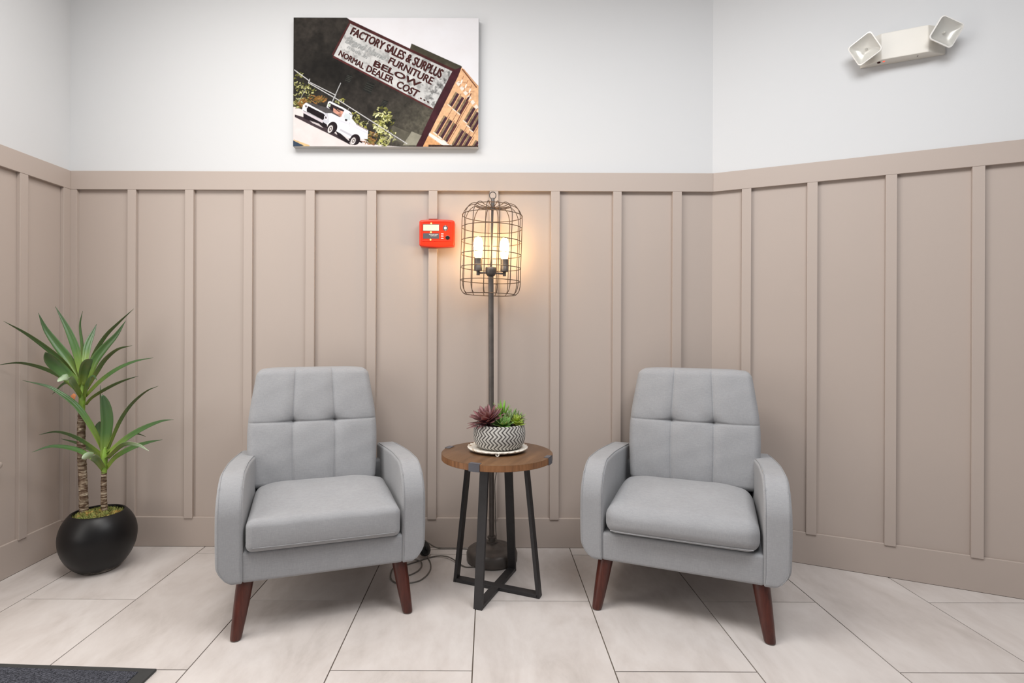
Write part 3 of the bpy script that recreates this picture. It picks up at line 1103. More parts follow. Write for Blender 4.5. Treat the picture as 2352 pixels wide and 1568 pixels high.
# ------------------------------------------------------------------ potted dracaena
PC = (-1.752, 2.476)
plant = empty('potted_dracaena', (PC[0], PC[1], 0))
tag(plant, 'two-stemmed dracaena plant in a round matte black pot in the left corner', 'potted plant')
R_, ZM, HT, RT_, RB_ = 0.150, 0.152, 0.255, 0.107, 0.070
prof = []
a_ = ZM / math.sqrt(1 - (RB_ / R_) ** 2)
for z in np.linspace(ZM, 0, 20):
    prof.append((R_ * math.sqrt(max(0, 1 - (z / a_) ** 2)), ZM - z))
a_ = (HT - ZM) / math.sqrt(1 - (RT_ / R_) ** 2)
for z in np.linspace(0, HT - ZM, 16)[1:]:
    prof.append((R_ * math.sqrt(1 - (z / a_) ** 2), ZM + z))
prof += [(0.1035, HT + 0.002), (0.0985, HT + 0.001), (0.0965, HT - 0.006), (0.101, HT - 0.03)]
prof = [(RB_ - 0.012, 0.0)] + prof
g = Geo().lathe(prof, 72, cap=False)
g.add([((RB_ - 0.012) * math.cos(2 * PI * k / 36), (RB_ - 0.012) * math.sin(2 * PI * k / 36), 0) for k in range(36)], [tuple(range(35, -1, -1))])
pot = g.obj('pot', M['pot_black'], plant, smooth=60)
# dried moss: a lumpy bed and small tufts
v, f = [], []
nr, ns = 16, 56
for i in range(nr + 1):
    for k in range(ns):
        r = 0.0995 * i / nr
        a = 2 * PI * k / ns
        x, y = r * math.cos(a), r * math.sin(a)
        z = HT - 0.016 + 0.016 * (1 - (r / 0.1) ** 2) + 0.006 * math.sin(x * 90 + 1) * math.sin(y * 110) + 0.005 * math.sin(x * 190 + y * 140) + RNG.uniform(-0.003, 0.003)
        v.append((x, y, z))
for i in range(nr):
    for k in range(ns):
        j = (k + 1) % ns
        f.append((i * ns + k, (i + 1) * ns + k, (i + 1) * ns + j, i * ns + j))
g = Geo().add(v, f)
for q in range(900):
    r, a = 0.094 * math.sqrt(random.random()), random.uniform(0, 2 * PI)
    x, y = r * math.cos(a), r * math.sin(a)
    z = HT - 0.016 + 0.016 * (1 - (r / 0.1) ** 2)
    d = Vector((random.uniform(-1, 1), random.uniform(-1, 1), random.uniform(0.3, 1.2))).normalized() * random.uniform(0.008, 0.018)
    w = Vector((-d.y, d.x, 0)).normalized() * 0.0022
    p = Vector((x, y, z))
    g.add([p - w, p + w, p + d, p + w.cross(d).normalized() * 0.0022], [(0, 1, 2), (1, 3, 2), (3, 0, 2)])
o = g.obj('moss', M['moss'], plant, smooth=None)
o['kind'] = 'stuff'


def trunk(pts, r0, r1, seed):
    rnd = random.Random(seed)
    c = spline([(x - PC[0], y - PC[1], z) for x, y, z in pts], 90)
    rad = []
    step = 0
    ring = 0.0
    for i in range(90):
        t = i / 89
        if i >= step:
            step = i + rnd.randint(3, 6)
            ring = rnd.uniform(0.05, 0.16)
            s0 = i
        k = (i - s0) / max(1, step - s0)
        rad.append((r0 + (r1 - r0) * t) * (0.92 + ring * (1 - k)))
    Geo().tube(c, rad, 20).obj('trunk', M['trunk'], plant, smooth=70)


trunk([(-1.827, 2.49, 0.235), (-1.829, 2.49, 0.30), (-1.832, 2.49, 0.38), (-1.837, 2.49, 0.48), (-1.841, 2.49, 0.57), (-1.839, 2.49, 0.65), (-1.837, 2.49, 0.70)], 0.0185, 0.0155, 3)
trunk([(-1.733, 2.49, 0.235), (-1.737, 2.49, 0.30), (-1.738, 2.49, 0.38), (-1.7365, 2.49, 0.445)], 0.0135, 0.0105, 5)
for pts, r0, r1 in (([(-1.838, 2.49, 0.66), (-1.838, 2.49, 0.72), (-1.836, 2.49, 0.78), (-1.836, 2.49, 0.83)], 0.0112, 0.0135),
                    ([(-1.7365, 2.49, 0.425), (-1.7355, 2.49, 0.46), (-1.7345, 2.49, 0.50), (-1.734, 2.49, 0.545)], 0.0108, 0.0135)):
    c = spline([(x - PC[0], y - PC[1], z) for x, y, z in pts], 16)
    Geo().tube(c, [r0 + (r1 - r0) * min(1, i / 9) - max(0, i - 10) * 0.0016 for i in range(16)], 16).obj('stalk', M['stalk'], plant, smooth=80)
HEAD_TALL = [([(-1.843,2.49,0.8187),(-1.8872,2.4549,0.919),(-1.93,2.4112,0.9882),(-1.9764,2.3528,1.0551),(-2.0179,2.29,1.106)],0.0256),([(-1.8431,2.49,0.8443),(-1.8957,2.4786,0.943),(-1.9361,2.4674,1.0057),(-1.9742,2.4539,1.0737),(-1.9961,2.44,1.1449)],0.0452),([(-1.8393,2.49,0.8639),(-1.8616,2.4851,0.9761),(-1.8874,2.4799,1.0545),(-1.9135,2.4754,1.1131),(-1.9447,2.47,1.1753)],0.0374),([(-1.8355,2.49,0.9072),(-1.8738,2.5306,1.0142),(-1.9113,2.5725,1.0944),(-1.925,2.61,1.1585)],0.0138),([(-1.8276,2.49,0.9072),(-1.8376,2.5221,0.9947),(-1.8372,2.5544,1.0542),(-1.8374,2.58,1.0968)],0.0354),([(-1.8235,2.49,0.8483),(-1.7973,2.4995,0.9521),(-1.7534,2.5125,1.0409),(-1.6989,2.5254,1.1048),(-1.6388,2.54,1.1674)],0.0197),([(-1.8233,2.49,0.8188),(-1.7896,2.4945,0.9229),(-1.744,2.4993,0.9898),(-1.6963,2.5042,1.0452),(-1.6549,2.51,1.1127)],0.0432),([(-1.8233,2.49,0.7991),(-1.7723,2.4788,0.873),(-1.719,2.4637,0.9386),(-1.6494,2.4468,0.9862),(-1.5729,2.43,1.0024)],0.0216),([(-1.8212,2.49,0.7697),(-1.7398,2.4717,0.8405),(-1.649,2.4467,0.8954),(-1.5543,2.4194,0.9321),(-1.4562,2.39,0.9512)],0.0197),([(-1.825,2.49,0.7303),(-1.7922,2.4852,0.7664),(-1.7146,2.4721,0.8113),(-1.6365,2.4572,0.8442),(-1.5519,2.44,0.8674)],0.0157),([(-1.8371,2.49,0.8187),(-1.801,2.4512,0.8809),(-1.7608,2.4145,0.9202),(-1.7132,2.38,0.9451)],0.0432),([(-1.843,2.49,0.8128),(-1.8883,2.4365,0.8913),(-1.9014,2.3946,0.936),(-1.9001,2.36,0.9752)],0.0531),([(-1.8409,2.49,0.7833),(-1.8932,2.4631,0.8504),(-1.9303,2.4361,0.8873),(-1.9764,2.3986,0.9165),(-2.0184,2.359,0.9301),(-2.0603,2.31,0.9219)],0.0197),([(-1.8408,2.49,0.7656),(-1.7893,2.3521,0.8627),(-1.7745,2.2968,0.8695),(-1.7518,2.24,0.8605)],0.0275),([(-1.829,2.49,0.7598),(-1.7585,2.4197,0.8358),(-1.7001,2.3675,0.871),(-1.6566,2.33,0.8579)],0.0197),([(-1.8368,2.49,0.746),(-1.8806,2.5035,0.8073),(-1.9339,2.5161,0.8256),(-2.0122,2.54,0.7728)],0.0177)]
HEAD_SHORT = [([(-1.7436,2.49,0.5341),(-1.7667,2.4835,0.5903),(-1.7925,2.4728,0.6508),(-1.8223,2.46,0.7092),(-1.8525,2.4483,0.7514),(-1.8906,2.4351,0.7876),(-1.9358,2.4193,0.8217),(-2.0219,2.39,0.8508)],0.0295),([(-1.7355,2.49,0.4948),(-1.7225,2.4792,0.5854),(-1.7073,2.4653,0.6661),(-1.7056,2.4512,0.7361),(-1.7114,2.44,0.7858)],0.0491),([(-1.7396,2.49,0.5341),(-1.7662,2.5131,0.6679),(-1.7909,2.539,0.7738),(-1.7968,2.55,0.8148)],0.0098),([(-1.7436,2.49,0.5341),(-1.8075,2.5549,0.6105),(-1.8284,2.59,0.6409)],0.0275),([(-1.7219,2.49,0.5341),(-1.6645,2.4798,0.658),(-1.6052,2.4695,0.7379),(-1.5302,2.4582,0.798),(-1.4691,2.45,0.8224)],0.0197),([(-1.7238,2.49,0.5105),(-1.6226,2.4672,0.5843),(-1.5278,2.44,0.6363),(-1.4337,2.4112,0.6723),(-1.3665,2.39,0.6836)],0.0256),([(-1.7238,2.49,0.5145),(-1.6639,2.524,0.5748),(-1.6294,2.5478,0.5924),(-1.5989,2.57,0.5741)],0.0157),([(-1.7255,2.49,0.4457),(-1.6712,2.4704,0.4996),(-1.5821,2.4351,0.5466),(-1.4774,2.3899,0.5832),(-1.3915,2.35,0.6047)],0.0216),([(-1.7257,2.49,0.4909),(-1.5995,2.4091,0.5712),(-1.484,2.3294,0.5883),(-1.3872,2.25,0.5785)],0.0256),([(-1.7454,2.49,0.5105),(-1.7916,2.4721,0.5573),(-1.8385,2.4434,0.6016),(-1.8887,2.4089,0.6271),(-1.9348,2.37,0.6191)],0.0197),([(-1.7413,2.49,0.4594),(-1.7988,2.4554,0.5181),(-1.8329,2.4235,0.5481),(-1.8801,2.3697,0.5689),(-1.9147,2.31,0.5577)],0.0216),([(-1.7373,2.49,0.4397),(-1.718,2.4156,0.5026),(-1.6992,2.3448,0.536),(-1.6754,2.27,0.5425)],0.0334),([(-1.7434,2.49,0.4908),(-1.8643,2.5311,0.5367),(-1.9359,2.5596,0.5506),(-2.0101,2.59,0.5584)],0.0138)]


def strap_leaf(ctrl, vis, idx, pale=False, blunt=False):
    """a V-folded strap leaf along ctrl (base to tip), about vis wide as seen and 36 mm wide in truth"""
    n = 22
    c = spline([(x - PC[0], y - PC[1], z) for x, y, z in ctrl], n + 1)
    true = max(0.033, vis)
    ph = math.acos(min(1.0, vis / true))
    if idx % 2:
        ph = -ph
    v, f, uv = [], [], []
    for i in range(n + 1):
        t = i / n
        T = Vector(c[min(i + 1, n)] - c[max(i - 1, 0)]).normalized()
        side = T.cross(Vector((-0.585, 0.805, -0.10)))
        side = side.normalized() if side.length > 1e-3 else Vector((1, 0, 0))
        nrm = side.cross(T).normalized()
        if nrm.y > 0:
            nrm, side = -nrm, -side
        s2 = side * math.cos(ph) + nrm * math.sin(ph)
        n2 = nrm * math.cos(ph) - side * math.sin(ph)
        w = true * 0.5 * max(0.02, (0.62 + 0.38 * math.sin(PI * min(1, t / 0.9) * 0.5)) * ((1 - max(0, (t - 0.45) / 0.55) ** 3.2) ** 0.7 if blunt else (1 - max(0, (t - 0.30) / 0.70) ** 1.45)))
        p = Vector(c[i])
        for k, a in ((0, -1), (1, -0.5), (2, 0), (3, 0.5), (4, 1)):
            q = p + s2 * (w * a) + n2 * (w * 0.42 * (a * a - 0.35))
            v.append(q)
            uv.append((t, 0.5 + a * 0.5))
    m = 5
    for i in range(n):
        for k in range(m - 1):
            f.append((i * m + k, i * m + k + 1, (i + 1) * m + k + 1, (i + 1) * m + k))
    o = mesh_obj('leaf', v, f, M['leaf_pale'] if pale else M['leaf'], plant, smooth=180, uvs=uv)
    so = o.modifiers.new('thickness', 'SOLIDIFY')
    so.thickness = 0.0011
    so.offset = 0
    return o


for i, (ctrl, vis) in enumerate(HEAD_TALL):
    o = strap_leaf(ctrl, vis, i, i == 13, i in (10, 11, 13))
for i, (ctrl, vis) in enumerate(HEAD_SHORT):
    o = strap_leaf(ctrl, vis, i + 1, i in (8, 11), i in (1, 3, 11))
v = [(-0.010, 0, -0.012), (0.006, 0, -0.016), (0.012, 0, 0.006), (0.002, 0, 0.013), (-0.011, 0, 0.004)]
o = mesh_obj('sticker', v + [(x, 0.001, z) for x, y, z in v], [(0, 1, 2, 3, 4), (9, 8, 7, 6, 5)] + [(i, i + 5, (i + 1) % 5 + 5, (i + 1) % 5) for i in range(5)], M['orange_tag'], plant)
o.location = (-1.861 - PC[0], 2.468 - PC[1], 0.773)
tag(o, 'small orange sticker')

# ------------------------------------------------------------------ red alarm annunciator on the back wall
AX, AZ = -0.258, 1.548
YW = YB + PAN
panel = empty('alarm_panel', (AX, YW, AZ - 0.068))
tag(panel, 'red fire alarm annunciator box with small screen on the wall left of the lamp', 'alarm panel')
K = 0.0001211


def pu(u, v_):
    """panel face position from face units"""
    return (u - 927) * K, 0.068 - (v_ - 800) * K


P, F = rbox(0.0862, 0.026, 0.0625, 0.008, 14, 3, 10, 4)
P[:, 2] += np.sign(P[:, 2]) * 0.0055 * (1 - (P[:, 0] / 0.0862) ** 2) * np.clip(np.abs(P[:, 2]) / 0.05, 0, 1)
P[:, 1] *= 1 - 0.0 * P[:, 2]
P += np.array([0, -0.024, 0.068])
mesh_obj('housing', P, F, M['red_plastic'], panel, smooth=60)
FY = -0.050


def frame_ring(u0, u1, v0, v1, t, y0, y1, name, mat):
    x0, z1 = pu(u0, v0)
    x1, z0 = pu(u1, v1)
    g = Geo()
    g.box(x0 - t, x1 + t, y0, y1, z1, z1 + t).box(x0 - t, x1 + t, y0, y1, z0 - t, z0).box(x0 - t, x0, y0, y1, z0, z1).box(x1, x1 + t, y0, y1, z0, z1)
    return g.obj(name, mat, panel, bevel=0.0006)


frame_ring(362, 1490, 372, 1105, 0.0035, FY - 0.0022, FY + 0.003, 'face_frame', M['red_plastic'])
frame_ring(380, 1015, 458, 705, 0.002, FY - 0.0016, FY + 0.002, 'screen_bezel', M['dark_print'])
x0, z1 = pu(384, 462)
x1, z0 = pu(1011, 701)
Geo().box(x0, x1, FY - 0.0012, FY + 0.002, z0, z1).obj('screen', M['lcd'], panel)
x0, z1 = pu(378, 808)
x1, z0 = pu(1018, 1028)
lab = Geo().box(x0, x1, FY - 0.001, FY + 0.002, z0, z1).obj('name_plate', M['dark_print'], panel)
for s, u0, u1, v0, v1 in (('SilentKnight', 610, 985, 836, 884), ('by Honeywell', 680, 915, 890, 935)):
    V, F = text_mesh(s, 0.012, 0.1, 2)
    x0, z1 = pu(u0, v0)
    x1, z0 = pu(u1, v1)
    mesh_obj('lettering', [(x0 + a * (x1 - x0), FY - 0.0013, z0 + b * (z1 - z0)) for a, b in V], F, M['white_print'], lab)
x, z = pu(1270, 600)
g = Geo().lathe([(0.0135, 0), (0.0135, 0.002), (0.0125, 0.0026)], 8)
o = g.obj('navigation_pad', M['dark_print'], panel)
o.location = (x, FY, z)
o.rotation_euler = (PI / 2, PI / 8, 0)
g = Geo().lathe([(0.0065, 0.002), (0.0065, 0.0036), (0.0055, 0.004), (0.0028, 0.004), (0.0025, 0.0028), (0.0005, 0.0028)], 20)
o = g.obj('pad_button', M['white_print'], o, smooth=40)
for dv in (-105, 105):
    x, z = pu(1270, 600 + dv)
    mesh_obj('arrow', [(x - 0.002, FY - 0.003, z - 0.001 * np.sign(-dv)), (x + 0.002, FY - 0.003, z - 0.001 * np.sign(-dv)), (x, FY - 0.003, z + 0.0022 * np.sign(-dv))],
             [(0, 1, 2) if dv < 0 else (0, 2, 1)], M['white_print'], panel)
for vv in (833, 920, 1012):
    x, z = pu(1145, vv)
    V = [(x - 0.006, z - 0.0016), (x + 0.006, z - 0.002), (x + 0.0068, z + 0.0012), (x - 0.004, z + 0.0026)]
    mesh_obj('key', [(a, FY - 0.0022, b) for a, b in V] + [(a, FY + 0.001, b) for a, b in V], [(0, 1, 2, 3), (0, 4, 5, 1), (1, 5, 6, 2), (2, 6, 7, 3), (3, 7, 4, 0)], M['white_print'], panel)
x, z = pu(1365, 985)
o = Geo().lathe([(0.0105, 0), (0.0105, 0.003), (0.0088, 0.0036), (0.0082, 0.002), (0.0045, 0.002), (0.004, 0.0042), (0.0005, 0.0042)], 24).obj('key_lock', M['black_plastic'], panel, smooth=40)
o.location = (x, FY, z)
o.rotation_euler = (PI / 2, 0, 0)
for u, v_ in ((700, 412), (690, 766), (675, 1066)):
    x, z = pu(u, v_)
    Geo().lathe([(0.0042, 0), (0.0040, 0.0012), (0.0005, 0.0018)], 12).obj('indicator', M['amber_led'], panel, smooth=60).location = (x, FY, z)
    bpy.context.scene.collection.objects[-1].rotation_euler = (PI / 2, 0, 0)

# ------------------------------------------------------------------ emergency light high on the right wall
ex, ey = rw(0.760, PAN)
el = empty('emergency_light', (ex, ey, 2.254), RA)
tag(el, 'cream twin-head emergency light fixture high on the angled right wall', 'emergency light')
b0 = [(-0.152, 0), (0.152, 0), (0.152, -0.007), (0.082, -0.060), (-0.082, -0.060), (-0.152, -0.007)]
v = [(x, y, 0) for x, y in b0] + [(x, y, 0.115) for x, y in b0]
n = 6
f = [tuple(range(n)), tuple(range(2 * n - 1, n - 1, -1))] + [(i + n, (i + 1) % n + n, (i + 1) % n, i) for i in range(n)]
mesh_obj('housing', v, f, M['cream_plastic'], el, bevel=0.003)


def sq_ring(h, r, z, k=6):
    out = []
    for cx, cy, a0 in ((h - r, h - r, 0), (-h + r, h - r, 90), (-h + r, -h + r, 180), (h - r, -h + r, 270)):
        for i in range(k):
            a = math.radians(a0 + 90 * i / (k - 1))
            out.append((cx + r * math.cos(a), cy + r * math.sin(a), z))
    return out


def lamp_head(center, normal, roll, base):
    w = Vector(normal).normalized()
    u = Vector((0, 0, 1)).cross(w).normalized()
    vv = w.cross(u)
    m = Matrix((u, vv, w)).transposed().to_4x4() @ Matrix.Rotation(roll, 4, 'Z')
    rings = [sq_ring(0.022, 0.008, -0.034), sq_ring(0.034, 0.012, -0.030), sq_ring(0.0475, 0.014, -0.006), sq_ring(0.0505, 0.014, -0.004), sq_ring(0.0505, 0.014, 0.0)]
    g = Geo()
    N = 24
    vs, fs = [], []
    for r in rings:
        vs += r
    for i in range(len(rings) - 1):
        for k in range(N):
            j = (k + 1) % N
            fs.append((i * N + k, i * N + j, (i + 1) * N + j, (i + 1) * N + k))
    fs.append(tuple(range(N - 1, -1, -1)))
    g.add(vs, fs)
    h = g.obj('lamp_head', M['white_plastic'], el, smooth=45)
    h.matrix_local = Matrix.Translation(center) @ m
    vs, fs = [], []
    rr = [sq_ring(0.0505, 0.014, 0.0), sq_ring(0.0465, 0.012, 0.0008), sq_ring(0.045, 0.012, -0.002), sq_ring(0.034, 0.014, -0.016), sq_ring(0.018, 0.010, -0.023), sq_ring(0.005, 0.003, -0.0245)]
    for r in rr:
        vs += r
    for i in range(len(rr) - 1):
        for k in range(N):
            j = (k + 1) % N
            fs.append((i * N + k, i * N + j, (i + 1) * N + j, (i + 1) * N + k))
    fs.append(tuple((len(rr) - 1) * N + k for k in range(N)))
    mesh_obj('reflector', vs, fs, M['chrome'], h, smooth=45)
    Geo().lathe([(0.0045, -0.024), (0.0045, -0.014), (0.003, -0.010), (0.0005, -0.009)], 12).obj('bulb', M['white_plastic'], h, smooth=60)
    vs = sq_ring(0.0455, 0.012, 0.0002) + sq_ring(0.0455, 0.012, 0.0012)
    fs = [tuple(range(23, -1, -1)), tuple(range(24, 48))] + [(k, (k + 1) % 24, (k + 1) % 24 + 24, k + 24) for k in range(24)]
    mesh_obj('lens', vs, fs, M['lens'], h)
    Geo().tube([base, tuple(Vector(center) - w * 0.030)], 0.012, 14).obj('swivel', M['cream_plastic'], el, smooth=60)


lamp_head((-0.147, -0.088, 0.050), (-0.42, -0.85, -0.22), math.radians(24), (-0.118, -0.028, 0.055))
lamp_head((0.136, -0.088, 0.060), (0.30, -0.93, -0.16), math.radians(-27), (0.118, -0.028, 0.060))
o = Geo().lathe([(0.0065, 0.0), (0.0065, 0.0025), (0.005, 0.004)], 14).obj('test_button', M['maroon_paint'], el, smooth=50)
o.location = (-0.088, -0.040, 0.0)
o.rotation_euler = (PI, 0, 0)
o = Geo().lathe([(0.0045, 0.0), (0.0040, 0.002), (0.0005, 0.003)], 14).obj('indicator', M['red_led'], el, smooth=50)
o.location = (-0.070, -0.041, 0.0)
o.rotation_euler = (PI, 0, 0)
o = Geo().lathe([(0.003, 0.0), (0.003, 0.0006)], 10).obj('screw_hole', M['black_plastic'], el)
o.location = (0.050, -0.036, 0.0)
o.rotation_euler = (PI, 0, 0)

# ------------------------------------------------------------------ canvas picture
CW, CH, CD = 0.912, 0.635, 0.034
pic = empty('canvas_picture', (-0.512, YW, 2.2895 - CH / 2))
tag(pic, 'unframed canvas photo of a painted furniture sale sign and white pickup truck', 'picture')
Geo().box(-CW / 2, CW / 2, -CD, 0, 0, CH).obj('canvas', M['canvas_side'], pic, bevel=0.003)
GX, GZ = 540, 376            # points of the print
NX, NZ = 2 * GX, 2 * GZ      # painted at twice that and averaged
ZU, ZV = np.meshgrid(132 + (np.arange(NX) + 0.5) / NX * 1872, 128 + (np.arange(NZ) + 0.5) / NZ * 1297)


def vnoise(cell, seed, octaves=4):
    out = np.zeros_like(ZU)
    amp, tot = 1.0, 0.0
    r = np.random.default_rng(seed)
    for o_ in range(octaves):
        c = cell / 2 ** o_
        gx, gy = int(1900 / c) + 3, int(1320 / c) + 3
        G = r.random((gy, gx))
        x, y = (ZU - 120) / c, (ZV - 120) / c
        i, j = x.astype(int), y.astype(int)
        fx, fy = x - i, y - j
        fx, fy = fx * fx * (3 - 2 * fx), fy * fy * (3 - 2 * fy)
        out += amp * ((G[j, i] * (1 - fx) + G[j, i + 1] * fx) * (1 - fy) + (G[j + 1, i] * (1 - fx) + G[j + 1, i + 1] * fx) * fy)
        tot += amp
        amp *= 0.55
    return out / tot


def inside(poly):
    """(row slice, column slice, mask) of the cells within a polygon"""
    xs, ys = [p[0] for p in poly], [p[1] for p in poly]
    i0, i1 = [int(np.clip((v - 128) / 1297 * NZ + k, 0, NZ)) for v, k in ((min(ys), -1), (max(ys), 2))]
    j0, j1 = [int(np.clip((v - 132) / 1872 * NX + k, 0, NX)) for v, k in ((min(xs), -1), (max(xs), 2))]
    U, V_ = ZU[i0:i1, j0:j1], ZV[i0:i1, j0:j1]
    m = np.zeros(U.shape, bool)
    n = len(poly)
    for i in range(n):
        (x0, y0), (x1, y1) = poly[i], poly[(i + 1) % n]
        if y0 == y1:
            continue
        c = (V_ >= min(y0, y1)) & (V_ < max(y0, y1))
        m ^= c & (U < x0 + (V_ - y0) * (x1 - x0) / (y1 - y0))
    return slice(i0, i1), slice(j0, j1), m


IMG = np.zeros((NZ, NX, 3))
NA, NB, NC = vnoise(160, 1), vnoise(60, 2), vnoise(22, 3, 3)


def paint(poly, c, var=0.0, noise=None):
    a, b, m = inside(poly)
    k = 1 + var * ((NB if noise is None else noise)[a, b][m] - 0.5) * 2
    IMG[a, b][m] = np.array(c)[None, :] * k[:, None]
    full = np.zeros(ZU.shape, bool)
    full[a, b] = m
    return full


def line(p, q, w, c):
    d = np.array(q, float) - np.array(p, float)
    n = np.array([-d[1], d[0]]) / np.hypot(*d) * w / 2
    paint([tuple(np.array(p) + n), tuple(np.array(q) + n), tuple(np.array(q) - n), tuple(np.array(p) - n)], c)


def ellipse(c, a, b, rot, col_, var=0.0):
    t = np.linspace(0, 2 * PI, 40)
    r = math.radians(rot)
    paint([(c[0] + a * math.cos(x) * math.cos(r) - b * math.sin(x) * math.sin(r), c[1] + a * math.cos(x) * math.sin(r) + b * math.sin(x) * math.cos(r)) for x in t], col_, var)


IMG[:] = np.array([232, 230, 233])
IMG += (NA[..., None] - 0.5) * np.array([6, 8, 10])
# shaded side of the old building
m = paint([(128, 126), (665, 126), (700, 150), (1310, 438), (1325, 386), (1832, 612), (1990, 1430), (128, 1430)], (51, 47, 43), 0.34)
dk = np.exp(-((ZU - 520) / 420) ** 2 - ((ZV - 640) / 230) ** 2)
IMG[m] *= (1 - 0.42 * dk[m])[:, None]
lg = np.clip((ZU - 900) / 600, 0, 1) * np.clip((ZV - 850) / 300, 0, 1)
IMG[m] += (lg[m] * (0.4 + NC[m]))[:, None] * np.array([44, 44, 36])
for q in ([(880, 765), (955, 795), (915, 895), (835, 860)], [(680, 690), (735, 712), (700, 790), (650, 770)], [(1040, 950), (1095, 970), (1060, 1035), (1010, 1015)]):
    paint(q, (33, 33, 31), 0.3, NC)
    (ax, ay), (bx_, by), (cx_, cy_), (dx_, dy_) = q
    for t_ in (0.2, 0.4, 0.6, 0.8):
        line((ax + (dx_ - ax) * t_, ay + (dy_ - ay) * t_), (bx_ + (cx_ - bx_) * t_, by + (cy_ - by) * t_), 5, (62, 62, 56))
streak = vnoise(26, 21, 3)
IMG[m] *= (0.86 + 0.28 * streak[m])[:, None]
# parapet and maroon trim
paint([(1325, 386), (1832, 612), (1770, 648), (1310, 440)], (70, 66, 54), 0.25)
paint([(680, 140), (700, 152), (1312, 440), (1770, 650), (1740, 672), (705, 192)], (72, 36, 36), 0.25)
paint([(1770, 645), (1836, 622), (1795, 720), (1450, 1430), (1370, 1430), (1548, 1050), (1735, 665)], (66, 34, 40), 0.22)
paint([(538, 512), (705, 190), (690, 180), (520, 500)], (80, 42, 42), 0.2)
paint([(538, 508), (1545, 1032), (1540, 1052), (530, 528)], (84, 40, 40), 0.25)
# painted sign
sg = paint([(705, 190), (1737, 664), (1546, 1036), (540, 512)], (203, 202, 200), 0.10)
stain = np.clip((vnoise(44, 8) - 0.52) / 0.2, 0, 1) * 0.20 + np.clip((vnoise(80, 9, 5) + 0.22 * ((ZU - 1400) / 400) - 0.60) / 0.12, 0, 1) * np.clip((NC - 0.40) / 0.2, 0, 1) * 0.34
IMG[sg] *= (1 - stain[sg])[:, None]
# sunlit brick front
br = paint([(1832, 622), (1992, 800), (2010, 815), (2010, 1430), (1440, 1430), (1795, 720)], (230, 182, 140), 0.10, NC)
line((1836, 640), (1985, 828), 12, (120, 72, 48))
line((1850, 640), (1995, 812), 8, (200, 150, 110))
ux, uy = 0.56, 0.83   # along the rows of windows
for q in range(9):
    line((1790 + 33 * q, 770 + 52 * q) if q < 1 else (1790 + 36 * q, 775 + 46 * q), (1798 + 36 * q + 14, 775 + 46 * q + 30), 34, (236, 226, 214))
dgx, dgy = -0.50, 0.866


def win(x, y, L, w, c=(74, 46, 56)):
    a = np.array([x, y], float)
    d = np.array([dgx, dgy]) * L
    n = np.array([0.80, 0.60]) * w
    paint([tuple(a), tuple(a + n), tuple(a + n + d), tuple(a + d)], c, 0.2, NC)
    paint([tuple(a), tuple(a + n * 0.42), tuple(a + n * 0.42 + d), tuple(a + d * 0.98)], (138, 118, 92), 0.3, NC)
    paint([tuple(a + d * 0.98 - n * 0.15), tuple(a + d * 0.98 + n * 0.9), tuple(a + d * 1.04 + n * 0.9), tuple(a + d * 1.04 - n * 0.15)], (240, 226, 210))
    line(tuple(a + n * 1.28 - d * 0.1), tuple(a + n * 1.28 + d * 1.75), 5, (120, 76, 62))


for x, y, L in ((1772, 868, 150), (1822, 906, 155), (1868, 942, 155), (1938, 1012, 170), (1972, 1058, 170), (2002, 1100, 170),
                (1655, 1105, 200), (1705, 1140, 205), (1752, 1178, 205), (1825, 1240, 190), (1865, 1270, 190), (1905, 1300, 190), (1975, 1350, 120)):
    win(x, y, L, 46)
line((1930, 885), (1690, 1370), 9, (110, 60, 50))
line((1905, 920), (1880, 960), 14, (70, 44, 46))
for cx, cy in ((1832, 768), (1875, 812), (1915, 858)):
    line((cx - 22, cy + 52), (cx + 22, cy - 62), 5, (150, 90, 60))
    line((cx - 40, cy + 10), (cx + 48, cy + 8), 4, (160, 100, 66))
    ellipse((cx, cy), 8, 24, 20, (240, 232, 220))
paint([(1510, 1282), (1740, 1420), (1660, 1420), (1500, 1308)], (240, 232, 226))
paint([(1440, 1430), (1495, 1315), (1665, 1430)], (222, 166, 116), 0.1, NC)
paint([(1500, 1402), (1960, 1412), (2010, 1405), (2010, 1430), (1500, 1430)], (70, 50, 40), 0.5, NC)
# road and low shed
paint([(128, 1020), (240, 1062), (600, 1190), (930, 1402), (1300, 1430), (128, 1430)], (229, 218, 216), 0.03)
paint([(1330, 1270), (1430, 1310), (1375, 1410), (1240, 1410)], (150, 146, 130), 0.12)
paint([(1140, 1210), (1320, 1290), (1250, 1390), (1080, 1330)], (96, 92, 80), 0.2)
paint([(140, 1355), (300, 1412), (300, 1430), (128, 1430)], (222, 190, 140), 0.1)
paint([(128, 1362), (245, 1418), (160, 1430), (128, 1430)], (60, 74, 92), 0.15)
# foliage
FR = np.random.default_rng(5)


def bush(pts, n, cols, a=11, b=4, jit=0.25):
    for q in range(n):
        i = FR.integers(0, len(pts))
        cx, cy, rx, ry = pts[i]
        t, r = FR.uniform(0, 2 * PI), math.sqrt(FR.random())
        c = np.array(cols[FR.integers(0, len(cols))]) * FR.uniform(1 - jit, 1 + jit)
        ellipse((cx + rx * r * math.cos(t), cy + ry * r * math.sin(t)), a * FR.uniform(0.6, 1.4), b * FR.uniform(0.7, 1.4), FR.uniform(-80, 80), np.clip(c, 0, 255))


